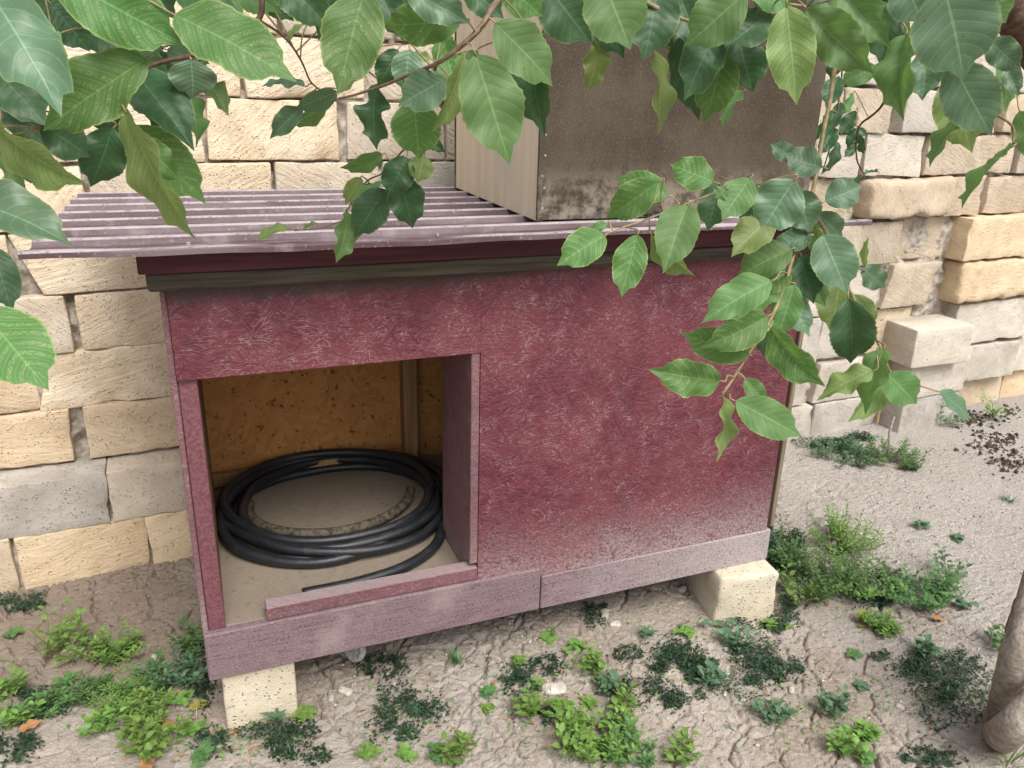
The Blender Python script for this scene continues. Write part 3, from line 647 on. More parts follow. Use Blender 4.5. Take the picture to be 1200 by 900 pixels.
# ------------------------------------------------------------------ coiled hose on the kennel floor
hose = tag(empty('garden_hose', (.43, .55, KZ+.141)), 'coil of thick black rubber hose lying on the kennel floor', 'hose')
turns = [(.350, .0165, -.006, 0), (.312, .0165, .008, .004), (.335, .044, -.014, -.004), (.300, .046, .010, .006), (.352, .058, .012, -.014), (.318, .074, -.010, .010)]
front = [(.348, .0165), (.312, .0165), (.332, .043), (.354, .047), (.384, .0165), (.318, .046)]
pts = []
hr = random.Random(4)
for i, (r0, z0, ox, oy) in enumerate(turns):
    nxt = turns[min(i+1, len(turns)-1)]; fn = front[min(i+1, len(front)-1)]
    for k in range(16):
        t = k/16; th = .15+2*math.pi*t
        e = t*t*(3-2*t); e = max(0, (e-.72)/.28)
        fw = max(0, -math.sin(th))**.8
        rb, zb = r0*(1-e)+nxt[0]*e, z0*(1-e)+nxt[1]*e; rf, zf = front[i][0]*(1-e)+fn[0]*e, front[i][1]*(1-e)+fn[1]*e
        r = rb*(1-fw)+rf*fw+.011*math.sin(2*th+i*1.7)+.004*math.sin(5*th+i*2.3)+hr.uniform(-.003, .003); z = zb*(1-fw)+zf*fw
        pts.append((r*1.03*math.cos(th)+ox*(1-e)+nxt[2]*e, r*.93*math.sin(th)+oy*(1-e)+nxt[3]*e, max(z-.002, .0150)))
tail = [(.17, -.46, .019), (.02, -.475, .019), (-.12, -.478, .019), (-.24, -.475, .019)]
lead = [(-.14, -.474, .0185), (0, -.465, .0185), (.14, -.425, .0185), (.245, -.345, .0185), (.30, -.235, .0185), (.315, -.13, .0185), (.30, -.17, .0185)]
lead = [(-.17, -.482, .0175), (-.03, -.478, .0175), (.11, -.450, .0175), (.22, -.385, .0175), (.285, -.29, .0175), (.305, -.19, .0175), (.318, -.06, .0180), (.325, .06, .019), (.28, .17, .019), (.16, .28, .019)]
sp = spline(lead, 8); V = []; Fc = []; tube_data(sp, .0160, 12, V, Fc); pydata('hose_tail', V, Fc, MAT['hose'], hose, True)
sp = spline(pts, 5); V = []; Fc = []; tube_data(sp, .0150, 12, V, Fc); pydata('coil', V, Fc, MAT['hose'], hose, True)
en = []
for k in range(15):
    th = math.radians(172+k*12.6)
    en.append((.268*math.cos(th)-.005, .222*math.sin(th)+.035, .020+.0022*max(0, k-8)))
sp = spline(en, 5); V = []; Fc = []; tube_data(sp, .0162, 12, V, Fc); eo = tag(pydata('hose_end', V, Fc, MAT['hosed'], hose, True), 'muddy grey brown end of the hose')
p0, p1 = Vector(sp[0]), Vector(sp[1]); dr = (p0-p1).normalized()
V = []; Fc = []; tube_data([p0-dr*.004, p0+dr*.022], .0182, 12, V, Fc); pydata('coupling', V, Fc, MAT['hosed'], eo, True)

# ------------------------------------------------------------------ fruit tree: trunk at the right, limb overhead, hanging leafy twigs
tb = on_ground(1168, 852)
tree = tag(empty('fruit_tree', (tb.x, tb.y, 0)), 'fruit tree with grey trunk and twigs of broad toothed leaves', 'tree')
def tpart(name, pts, rad, mat, sides=10, n=8, rough=0.0, parent=tree, seed=1):
    sp = spline([tuple(p)+(r,) for p, r in zip(pts, rad)], n); V = []; Fc = []
    tube_data([s[:3] for s in sp], [s[3] for s in sp], sides, V, Fc)
    if rough:
        V = [v+mnoise.noise_vector(v*14+Vector((seed, 0, 0)))*rough+mnoise.noise_vector(v*45)*rough*.5 for v in V]
    V = [v-Vector((tb.x, tb.y, 0)) for v in V]
    o = pydata(name, V, Fc, MAT[mat], parent, True); return o, [Vector(s[:3]) for s in sp]
limb0 = at(1262, 70, 1.75)
tp = [Vector((tb.x-.005, tb.y, -.06)), Vector((tb.x+.01, tb.y+.005, .05)), at(1189, 770, 2.02), at(1222, 660, 2.02), at(1255, 520, 2.0), at(1285, 330, 1.95), limb0]
trunk, tpath = tpart('trunk', tp, [.046, .039, .035, .034, .034, .034, .034], 'bark', 16, 8, .003)
st2 = [on_ground(1166, 866, -.14), at(1182, 856, 2.02), at(1222, 818, 1.98), at(1290, 748, 1.95), at(1390, 560, 1.9), at(1460, 150, 1.85)]
tpart('trunk', st2, [.044, .042, .041, .042, .042, .036], 'bark', 16, 8, .0035, seed=7)
# bark scar: a raised ragged collar of red-brown bark on the first stem
tpart('bark_scar', [at(1207, 707, 2.015), at(1201, 728, 2.015), at(1196, 748, 2.015)], [.0355, .0375, .0365], 'scar', 16, 4, .004, seed=3)

samples = []          # (point, branch object, radius)
def branch(ctrl, r0, r1, mat, sides=7, n=7, rough=.0012):
    pts = [c if isinstance(c, Vector) else at(*c) for c in ctrl]
    k = len(pts); rad = [r0+(r1-r0)*i/(k-1) for i in range(k)]
    o, path = tpart('branch', pts, rad, mat, sides, n, rough)
    for p in path: samples.append((p, o))
    return o
L1, L2, L3, L4, L5, L6 = (1085, -110, 1.15), (950, -170, 1.0), (750, -170, .88), (550, -160, .82), (350, -150, .74), (150, -130, .66)
branch([limb0, (1225, 72, 1.45), (1190, 24, 1.32), (1160, -22, 1.24), L1, L2, L3, L4, L5, L6, (-50, -90, .6)], .032, .005, 'barkd', 10, 8, .004)
branch([L3, (640, -60, .80), (588, -4, .76), (562, 34, .75), (532, 60, .75), (508, 76, .76), (455, 98, .80), (398, 116, .84)], .0042, .0012, 'twig')
branch([(512, 72, .765), (507, 100, .85), (497, 150, .93), (470, 178, .96), (452, 200, .98), (428, 214, 1.0), (405, 248, 1.0)], .0018, .0009, 'twig')
branch([(428, 214, 1.0), (420, 246, 1.02), (380, 266, 1.03), (344, 270, 1.04)], .0009, .0006, 'twig')
branch([L2, (998, -40, .94), (982, 60, .90), (966, 150, .88), (950, 235, .865), (930, 302, .85), (906, 368, .83), (872, 424, .82), (847, 463, .82)], .0032, .0014, 'gtwig')
branch([(950, 232, .866), (905, 222, .85), (868, 218, .83), (820, 232, .81), (782, 248, .80), (745, 262, .79), (708, 275, .78)], .0018, .0008, 'gtwig')
branch([(948, 240, .866), (975, 285, .88), (998, 345, .90), (1030, 405, .93), (1045, 438, .95), (1072, 450, .98), (1100, 459, 1.0)], .0022, .0010, 'gtwig')
branch([L5, (325, -60, .74), (308, -10, .72), (302, 22, .72), (262, 52, .72), (222, 66, .70), (170, 82, .68), (148, 122, .68), (150, 150, .70)], .0035, .0012, 'barkd')
branch([(302, 22, .72), (330, 40, .8), (352, 70, .9), (366, 98, .95), (388, 112, .98)], .0015, .0008, 'twig')
branch([L6, (70, -50, .62), (20, 10, .60), (-15, 110, .60), (-32, 220, .60), (-25, 300, .60), (-18, 362, .60)], .0035, .0014, 'twig')
branch([(20, 10, .60), (60, 60, .68), (52, 120, .72), (45, 150, .74)], .0016, .0009, 'twig')
branch([L4, (470, -60, .76), (440, -20, .72), (410, 20, .80), (428, 80, .84)], .0025, .0010, 'twig')
branch([L3, (715, -60, .78), (735, -20, .78), (775, 12, .80), (840, 30, .82), (905, 6, .80), (945, 8, .80)], .003, .0012, 'gtwig')
branch([L3, (690, -60, .80), (668, 0, .82), (648, 30, .84), (640, 40, .84)], .0025, .0010, 'gtwig')
branch([(775, 12, .80), (778, 50, .86), (800, 60, .88), (848, 66, .88), (868, 100, .90)], .0014, .0009, 'gtwig')
branch([L1, (1108, -40, .85), (1120, 20, .80), (1128, 80, .80), (1150, 122, .80), (1185, 146, .80), (1187, 170, .80)], .0035, .0009, 'twig')
branch([(1120, 20, .80), (1158, 30, .85), (1168, 60, .9), (1182, 75, .92)], .0014, .0008, 'twig')
branch([L1, (1050, -50, .86), (1042, 0, .84), (1058, 45, .88), (1062, 78, 1.0), (1030, 128, 1.15), (1006, 150, 1.25), (1004, 185, 1.3), (1013, 205, 1.32)], .003, .0010, 'barkd')
branch([(1042, 0, .84), (1012, 20, 1.0), (992, 55, 1.1), (984, 110, 1.1), (976, 160, 1.1), (964, 200, 1.1)], .0016, .0008, 'barkd')
branch([(1042, 0, .84), (1010, -5, .84), (975, -8, .84)], .0014, .0009, 'gtwig')

def leaf_mesh(seed, fold, droop, wav, twist):
    rr = random.Random(seed); nv, nu = 26, 6; V = []; UV = []; Fc = []
    for i in range(nv+1):
        t = i/nv
        hw = .5*(math.sin(math.pi*t**.86)**.72) if 0 < t < 1 else 0
        if t > .84: hw = min(hw, .5*(1-t)*1.9+.012*(1-t)/.16)
        if t < .06: hw = min(hw, t*4.2)
        hw = max(hw, .004)
        ser = 1+(.030 if i % 2 else -.014)*(rr.uniform(.3, 1.2) if .08 < t < .95 else 0)+rr.uniform(-.02, .02)
        for j in range(nu+1):
            s = j/nu*2-1; a = abs(s)
            x = s*hw*(ser if a == 1 else 1)
            z = fold*a*hw-.55*fold*hw*a*a
            z += -droop*t*t*.9+.35*droop*t
            z += wav*math.sin(t*15+(2 if s > 0 else 0)+seed)*a*a*hw*.55
            z += .006*math.sin(2*math.pi*8.5*(t-.24*a**1.2))*math.sin(math.pi*min(a*1.05, 1))*math.sin(math.pi*t)
            ang = twist*(t-.3)
            xx, zz = x*math.cos(ang)-z*math.sin(ang)*.4, z+x*math.sin(ang)
            V.append((xx+.05*math.sin(t*2.6+seed)*t*fold, t, zz)); UV.append((j/nu, t))
    for i in range(nv):
        for j in range(nu):
            a = i*(nu+1)+j; Fc.append((a, a+1, a+nu+2, a+nu+1))
    me = bpy.data.meshes.new('leaf'); me.from_pydata(V, [], Fc)
    uvl = me.uv_layers.new(name='UVMap')
    for lp in me.loops: uvl.data[lp.index].uv = UV[lp.vertex_index]
    me.polygons.foreach_set('use_smooth', [True]*len(me.polygons)); me.update(); return me
protos = [(11, .35, .25, .25, .1), (12, .55, .35, .35, -.25), (13, .25, .15, .30, .2), (14, .7, .45, .25, .35), (15, .4, -.12, .4, -.1), (16, .3, .3, .45, -.4), (17, .8, .7, .2, .15), (18, .2, .5, .6, .5), (19, .45, -.3, .35, -.55), (20, .15, .08, .2, 0.), (21, .6, .55, .5, -.2), (22, .35, .4, .3, .7)]
LM = {}
for kx, mn in dict(g='leaf', m='leafm', y='leafy', d='leafd', b='leafb').items():
    LM[kx] = []
    for p in protos:
        me = leaf_mesh(*p); me.materials.append(MAT[mn]); LM[kx].append(me)

stalks = {}           # branch -> list of (points)
lr = random.Random(21)
def add_leaf(b0, t0, wapp, kind, roll=None, mesh=None):
    """b0/t0 world points of base and tip, wapp apparent width in metres as the photo shows it"""
    ax = t0-b0; Lr = ax.length; ydir = ax.normalized()
    wfull = max(.50*Lr, wapp*1.0)
    c = min(1, wapp/wfull)
    ang = math.acos(c) if roll is None else roll
    if roll is None: ang *= lr.choice((-1, 1)); ang += lr.uniform(-.15, .15)
    view = (CAM-(b0+t0)/2).normalized()
    upv = (view*1.0+Vector((0, 0, .25))).normalized()
    xdir = ydir.cross(upv).normalized(); z = xdir.cross(ydir).normalized()
    q = Matrix.Rotation(ang, 3, ydir); xdir = q @ xdir; z = q @ z
    me = lr.choice(LM[kind]) if mesh is None else LM[kind][mesh]
    if wapp < .35*Lr and mesh is None: me = LM[kind][lr.choice((1, 3))]
    # nearest twig
    best = min(samples, key=lambda s: (s[0]-b0).length+.6*max(0, (b0-s[0]).z*-1 if False else (s[0].z-b0.z < -.01)*.05))
    o = bpy.data.objects.new('leaf', me); COL.objects.link(o); o.parent = best[1]
    Mx = Matrix((xdir*wfull, ydir*Lr, z*Lr*lr.uniform(.4, .85))).transposed().to_4x4(); Mx.translation = b0-Vector((tb.x, tb.y, 0))
    o.matrix_basis = Mx
    s = best[0]; dlt = (b0-s).length
    mid = (s+b0)/2+Vector((0, 0, min(.006, dlt*.1)))
    e = b0+ydir*Lr*.02
    stalks.setdefault(best[1].name, (best[1], []))[1].append((s, mid, b0-ydir*min(.006, dlt*.2), e, dlt))
def leaf(bu, bv, tu, tv, wpx, kind, d, dd=None, roll=None, mesh=None):
    if dd is None: dd = lr.uniform(-.35, .35)*math.hypot(tu-bu, tv-bv)*d/F_PX
    add_leaf(at(bu, bv, d), at(tu, tv, d+dd), wpx*d/F_PX, kind, roll, mesh)

LEAVES = [
 # left cluster
 (-8, -4, 65, 112, 84, 'b', .56), (58, -34, 220, 53, 84, 'm', .60), (204, 17, 346, 87, 66, 'm', .62, 0, -.2, 0), (173, 69, 43, 151, 72, 'm', .64, 0, .2, 0),
 (160, 88, 222, 160, 64, 'd', .72), (150, 150, 239, 234, 62, 'm', .72), (164, 162, 210, 213, 30, 'g', .66), (147, 130, 219, 285, 24, 'y', .64),
 (224, 70, 227, 116, 54, 'b', .70), (222, 110, 238, 168, 24, 'g', .76), (240, 92, 268, 128, 24, 'g', .76), (132, 150, 108, 222, 52, 'd', .76),
 (50, 146, 112, 186, 46, 'd', .74), (-12, 140, 86, 225, 22, 'y', .60), (-34, 236, 70, 271, 70, 'b', .58), (-8, 290, 14, 366, 38, 'd', .66),
 (-22, 362, 56, 456, 82, 'm', .57), (10, 168, 24, 230, 18, 'g', .74), (24, 182, 48, 218, 24, 'b', .80), (-5, 82, 50, 142, 60, 'd', .72),
 (183, -28, 295, 32, 56, 'd', .70), (322, -30, 386, 27, 56, 'd', .76), (60, 6, 106, 58, 46, 'd', .70), (196, 58, 246, 76, 34, 'b', .78),
 (428, -14, 396, 109, 72, 'm', .68, 0, .1, 2), (358, 101, 304, 95, 17, 'b', .95), (395, 107, 345, 130, 19, 'b', .95), (354, 127, 316, 159, 25, 'b', .97),
 (381, 126, 340, 150, 12, 'g', .98), (356, 29, 332, 49, 9, 'y', .9), (424, 87, 391, 108, 15, 'y', .86), (100, -40, 30, 35, 60, 'd', .70),
 (120, 40, 200, 110, 60, 'd', .74), (10, 110, 60, 175, 46, 'd', .80), (150, -40, 205, 20, 52, 'd', .74), (-20, 30, 30, 130, 50, 'd', .74),
 (180, 60, 215, 130, 50, 'd', .80), (255, -30, 330, 12, 44, 'g', .78), (-16, 160, 28, 200, 40, 'd', .78), (90, 95, 140, 160, 46, 'd', .82),
 (300, -20, 345, 24, 34, 'd', .86), (90, 10, 150, 70, 54, 'd', .78), (225, -30, 262, 40, 50, 'd', .80), (415, -20, 395, 45, 44, 'd', .86), (60, 60, 20, 120, 48, 'g', .80), (140, 20, 190, 84, 50, 'd', .80), (275, -16, 240, 42, 46, 'g', .82), (196, 100, 180, 150, 40, 'd', .80), (398, -30, 372, 40, 44, 'd', .84),
 # centre
 (541, 22, 443, 34, 46, 'm', .72), (476, -14, 549, 26, 44, 'b', .69), (466, 58, 444, 101, 32, 'd', .82), (480, 58, 474, 110, 38, 'b', .80),
 (522, 92, 467, 124, 46, 'b', .77), (442, 98, 432, 169, 30, 'd', .86), (486, 117, 491, 188, 60, 'm', .80), (543, 66, 517, 156, 32, 'y', .80),
 (557, 64, 599, 192, 76, 'g', .70, .02, -.1, 2), (580, 27, 652, 99, 62, 'g', .72), (622, 44, 627, 152, 46, 'd', .78), (704, -28, 740, 55, 76, 'g', .72, 0, 0, 0),
 (640, -18, 694, 48, 70, 'd', .80), (702, 44, 692, 109, 29, 'y', .84), (766, 58, 781, 156, 26, 'y', .84), (772, -18, 757, 68, 62, 'd', .80),
 (690, -10, 730, 62, 50, 'd', .84), (496, -20, 450, 12, 50, 'd', .82), (590, -20, 640, 22, 44, 'm', .80), (545, -20, 590, 20, 40, 'd', .84),
 (520, 40, 530, 105, 34, 'm', .86), (560, 60, 530, 100, 28, 'g', .88), (505, 70, 478, 62, 14, 'y', .84), (440, -20, 470, 40, 40, 'd', .82),
 (745, -10, 790, 60, 50, 'd', .85), (415, 10, 440, 70, 40, 'd', .88), (500, 160, 520, 178, 14, 'd', .9),
 # small hanging tuft in the middle
 (448, 181, 401, 200, 15, 'g', .98), (423, 208, 404, 240, 22, 'y', .99), (449, 213, 409, 240, 16, 'g', .98), (476, 184, 455, 231, 38, 'd', .94),
 (468, 204, 484, 269, 44, 'd', .95), (452, 222, 414, 277, 44, 'd', .96), (497, 182, 489, 214, 30, 'y', .94), (407, 248, 401, 306, 22, 'g', .98),
 (343, 269, 296, 278, 12, 'y', 1.03), (372, 262, 352, 268, 7, 'g', 1.03), (432, 214, 440, 262, 26, 'd', 1.0),
 # centre right, over the box
 (874, -8, 802, 53, 62, 'g', .74), (902, 14, 848, 62, 56, 'd', .80), (838, 38, 806, 108, 50, 'd', .80), (848, 62, 828, 141, 50, 'm', .82),
 (866, 46, 884, 112, 52, 'd', .84), (872, 106, 843, 145, 17, 'g', .92), (922, 7, 934, 121, 55, 'y', .73, .01, .1, 0), (945, 10, 1019, 87, 50, 'g', .74),
 (978, -18, 1043, 53, 48, 'g', .76), (1040, -8, 1033, 77, 42, 'd', .84), (800, 40, 815, 142, 44, 'd', .86), (860, -30, 935, 10, 40, 'g', .78),
 (795, -10, 822, 55, 50, 'd', .84), (820, 0, 800, 75, 44, 'd', .88), (1010, -20, 1000, 40, 44, 'g', .82), (955, -20, 985, 30, 40, 'd', .84),
 # right top
 (1060, -26, 1084, 30, 54, 'b', .74), (1106, -18, 1133, 93, 98, 'b', .68, .02, -.1, 0), (1116, 74, 1163, 159, 62, 'b', .72, .01, .1, 2), (1062, 40, 1049, 132, 38, 'g', .82),
 (1086, 60, 1082, 123, 40, 'b', .84), (1112, 92, 1138, 178, 54, 'y', .80), (1131, 134, 1084, 191, 22, 'g', .76), (1187, 172, 1119, 237, 21, 'g', .78),
 (1158, 46, 1196, 82, 34, 'b', .86), (1178, 74, 1194, 112, 22, 'b', .90), (1152, -8, 1181, 26, 46, 'g', .80), (1026, 78, 984, 99, 26, 'g', .90),
 (1170, 60, 1185, 130, 30, 'g', .90), (1030, 10, 1062, 70, 40, 'g', .9), (1090, 20, 1112, 100, 44, 'g', .86), (1195, 130, 1215, 190, 30, 'g', .9),
 # right hanging branch
 (931, 186, 904, 168, 22, 'b', .86), (963, 196, 918, 184, 38, 'b', .84), (967, 236, 1013, 217, 37, 'b', .85), (931, 211, 890, 272, 60, 'b', .81),
 (879, 209, 846, 257, 42, 'g', .80), (932, 224, 952, 272, 42, 'b', .84), (901, 256, 860, 297, 43, 'y', .83), (842, 214, 830, 270, 38, 'd', .86),
 (964, 275, 994, 343, 52, 'b', .83), (1014, 312, 1015, 277, 10, 'y', .95), (1009, 314, 1040, 338, 30, 'b', .95), (951, 276, 903, 291, 28, 'd', .85),
 (904, 329, 822, 372, 46, 'g', .79), (928, 292, 862, 322, 44, 'g', .84), (917, 338, 870, 366, 26, 'g', .84), (939, 300, 952, 353, 40, 'd', .86),
 (931, 334, 911, 396, 36, 'g', .84), (906, 378, 894, 419, 30, 'd', .85), (899, 371, 830, 408, 38, 'm', .80), (878, 416, 798, 392, 40, 'm', .81),
 (844, 446, 765, 438, 40, 'm', .79), (903, 384, 958, 457, 28, 'm', .80), (994, 350, 1002, 433, 52, 'd', .88), (984, 332, 974, 388, 46, 'y', .92),
 (1023, 434, 955, 464, 32, 'y', .90), (1036, 408, 1008, 482, 30, 'g', .91), (1040, 438, 1077, 474, 42, 'g', .92), (1101, 459, 1141, 490, 22, 'b', 1.0),
 (873, 444, 899, 474, 22, 'm', .82), (862, 470, 942, 512, 42, 'g', .78, .0, .15, 0), (847, 464, 849, 542, 13, 'y', .80), (1040, 440, 1000, 496, 22, 'y', .95),
 (955, 262, 968, 312, 18, 'g', .86), (936, 306, 968, 360, 34, 'g', .87), (918, 345, 950, 392, 34, 'b', .87), (925, 318, 880, 345, 34, 'm', .85), (905, 372, 868, 392, 26, 'y', .85), (958, 250, 990, 280, 30, 'b', .88), (900, 222, 870, 268, 34, 'd', .87), (1000, 345, 1024, 392, 30, 'y', .91), (890, 395, 850, 402, 20, 'y', .84),
 (709, 276, 654, 308, 43, 'm', .77), (772, 213, 709, 257, 42, 'm', .78), (783, 229, 721, 207, 36, 'm', .80), (747, 275, 728, 348, 40, 'm', .77, 0, .1, 2),
 (806, 240, 778, 314, 50, 'g', .78), (836, 213, 786, 192, 40, 'm', .80), (763, 274, 806, 328, 14, 'y', .80), (850, 222, 838, 232, 20, 'g', .8),
 (712, 262, 690, 270, 12, 'g', .79),
 # the far shoot by the wall
 (1003, 130, 985, 160, 18, 'd', 1.3), (1006, 150, 992, 172, 14, 'd', 1.3), (1004, 155, 1012, 182, 12, 'd', 1.3), (1004, 170, 988, 185, 10, 'd', 1.3),
 (1012, 205, 1030, 198, 5, 'b', 1.32), (1010, 206, 998, 215, 6, 'd', 1.32), (1006, 150, 1016, 160, 8, 'b', 1.3),
 (985, 60, 972, 92, 22, 'd', 1.1), (982, 90, 968, 125, 24, 'd', 1.1), (985, 120, 975, 160, 20, 'b', 1.1), (978, 150, 960, 180, 20, 'd', 1.1), (1000, 110, 985, 135, 10, 'g', 1.2), (975, 130, 958, 165, 16, 'd', 1.1), (980, 165, 968, 205, 14, 'd', 1.1),
]
for e in LEAVES: leaf(*e)
# more of the crown above and beside the picture, along the overhead limb
upper = [s for s in samples if s[0].z > CAM.z+.0 and s[1].name == 'branch']
for i in range(70):
    p, o = lr.choice(upper)
    a = Vector((lr.uniform(-1, 1), lr.uniform(-1, 1), lr.uniform(-.6, .9))).normalized()
    b0 = p+a*lr.uniform(.02, .06)+Vector((0, 0, .05)); t0 = b0+(a+Vector((0, 0, -.5))).normalized()*lr.uniform(.07, .11)
    rel = (b0-CAM); z = rel.dot(AF)
    v = 450-F_PX*rel.dot(AY)/max(z, .01); rel2 = t0-CAM; v2 = 450-F_PX*rel2.dot(AY)/max(rel2.dot(AF), .01)
    if max(v, v2) > -12: continue
    add_leaf(b0, t0, lr.uniform(.03, .05), lr.choice('ggmdb'))
for bo, lst in stalks.values():               # each leaf hangs on its own stalk
    for st_, md_, b, e, dl in lst:
        V = []; Fc = []
        sp = spline([st_, md_, b, e], 3); tube_data(sp, [.0009]*(len(sp)-3)+[.0008, .0007, .0005], 5, V, Fc)
        pydata('leaf_stalk', [v-Vector((tb.x, tb.y, 0)) for v in V], Fc, MAT['gtwig'], bo, True)

# ------------------------------------------------------------------ weeds
wr = random.Random(33)
def blade(V, F, p, d, n, L, Wd, curl=.25, pts=3, lobes=0):
    """one small leaf: p base, d direction, n normal"""
    s = d.cross(n).normalized(); o = len(V)
    prof_ = {3: (.0, .85, .75, 0.0), 4: (.25, 1, .6, .0)}[3]
    ts = (0, .3, .65, 1)
    for t, wv in zip(ts, prof_):
        c = p+d*(L*t)-n*(curl*L*t*t)
        if wv == 0: V.append(c)
        else: V.append(c-s*Wd*.5*wv+n*Wd*.12); V.append(c); V.append(c+s*Wd*.5*wv+n*Wd*.12)
    F += [(o, o+2, o+1), (o, o+3, o+2), (o+1, o+2, o+5, o+4), (o+2, o+3, o+6, o+5), (o+4, o+5, o+7), (o+5, o+6, o+7)]
def rv(up=.3): return Vector((wr.uniform(-1, 1), wr.uniform(-1, 1), up+wr.uniform(-.2, .3))).normalized()
def weed(u, v, kind, h, rad, mat, label, group=None, n=None, cat='weed', name='weed'):
    c = on_ground(u, v); z0 = gz(c.x, c.y)
    root = tag(empty(name, (c.x, c.y, z0)), label, cat, group)
    V, F, SV, SF = [], [], [], []
    def stem(p, d, L, nodes, ls, rw=.55, leafn=2, lean=.3):
        pts = [Vector((0, 0, -.02)), p]; q = p.copy(); dd = d.copy()
        for i in range(nodes):
            dd = (dd+Vector((wr.uniform(-.3, .3), wr.uniform(-.3, .3), wr.uniform(-.05, .25)))*lean).normalized(); q = q+dd*(L/nodes); pts.append(q.copy())
            a0 = wr.uniform(0, 6.28)
            for k in range(leafn):
                an = a0+k*2*math.pi/leafn+wr.uniform(-.3, .3); ld = (Vector((math.cos(an), math.sin(an), .35))+dd*.35).normalized()
                nn = (Vector((0, 0, 1))-ld*ld.z+Vector((wr.uniform(-.25, .25), wr.uniform(-.25, .25), 0))).normalized()
                sc = ls*wr.uniform(.6, 1.15)*(1.1-.35*i/nodes); pb = q+ld*sc*.25
                tube_data([q, pb], .0006, 3, SV, SF, False); blade(V, F, pb, ld, nn, sc, sc*rw*wr.uniform(.85, 1.15), wr.uniform(.1, .4))
        tube_data(pts, [.0016-.0008*i/len(pts) for i in range(len(pts))], 4, SV, SF, False)
    if kind == 'broad':
        for i in range(n or 7):
            d = rv(.85); stem(Vector((wr.uniform(-1, 1)*rad*.5, wr.uniform(-1, 1)*rad*.5, 0)), d, h*wr.uniform(.7, 1.5), 4, .030, .70, 2)
    elif kind == 'bushy':
        for i in range(n or int(10+rad*135)):
            a = wr.uniform(0, 6.28); r_ = rad*math.sqrt(wr.random())*.75
            stem(Vector((math.cos(a)*r_, math.sin(a)*r_, 0)), (rv(.8)+Vector((math.cos(a), math.sin(a), 0))*.4).normalized(), h*wr.uniform(.5, 1.3), 7, .023, .58, 3)
    elif kind == 'fine':
        for i in range(n or int(24+rad*160)):
            a = wr.uniform(0, 6.28); r_ = rad*math.sqrt(wr.random())*.6
            stem(Vector((math.cos(a)*r_, math.sin(a)*r_, 0)), (rv(.6)+Vector((math.cos(a), math.sin(a), 0))*.5).normalized(), h*wr.uniform(.5, 1.1), 5, .022, .27, 4)
    elif kind == 'clover':
        for i in range(n or 7):
            d = rv(.7); p = Vector((wr.uniform(-1, 1)*rad*.5, wr.uniform(-1, 1)*rad*.5, 0)); q = p+d*h*wr.uniform(.5, 1.0)
            tube_data([Vector((0, 0, -.02)), p, (p+q)/2+Vector((0, 0, .006)), q], .0008, 4, SV, SF, False); a0 = wr.uniform(0, 6.28)
            for k in range(3):
                an = a0+k*2.094; ld = Vector((math.cos(an), math.sin(an), .15)).normalized(); nn = Vector((-ld.x*.15+wr.uniform(-.2, .2), -ld.y*.15+wr.uniform(-.2, .2), 1)).normalized()
                blade(V, F, q, ld, nn, .021*wr.uniform(.8, 1.2), .021, .12)
    elif kind == 'rosette':
        for i in range(n or 12):
            an = i*2.4+wr.uniform(-.2, .2); ld = Vector((math.cos(an), math.sin(an), wr.uniform(.25, .9))).normalized(); nn = (Vector((0, 0, 1))-ld*ld.z).normalized()
            blade(V, F, Vector((0, 0, .012+.001*i)), ld, nn, rad*wr.uniform(.6, 1), rad*.22, .25)
        tube_data([Vector((0, 0, -.01)), Vector((0, 0, .022))], .0018, 5, SV, SF)
    elif kind == 'grass':
        for i in range(n or 26):
            an = wr.uniform(0, 6.28); p = Vector((math.cos(an), math.sin(an), 0))*rad*.35*wr.random(); ld = Vector((math.cos(an)*.5, math.sin(an)*.5, wr.uniform(.5, 1.2))).normalized()
            nn = Vector((-ld.x, -ld.y, .8)).normalized(); nn = (nn-ld*nn.dot(ld)).normalized()
            blade(V, F, p, ld, nn, h*wr.uniform(.5, 1.1), .005, -wr.uniform(-.1, .5)*-1)
        tube_data([Vector((0, 0, -.01)), Vector((0, 0, .012))], .003, 5, SV, SF)
    if SV: pydata('stems', SV, SF, MAT['wstem'], root)
    pydata('foliage', V, F, MAT[mat], root, True)
    return root
G = 'weeds growing in the bare soil'
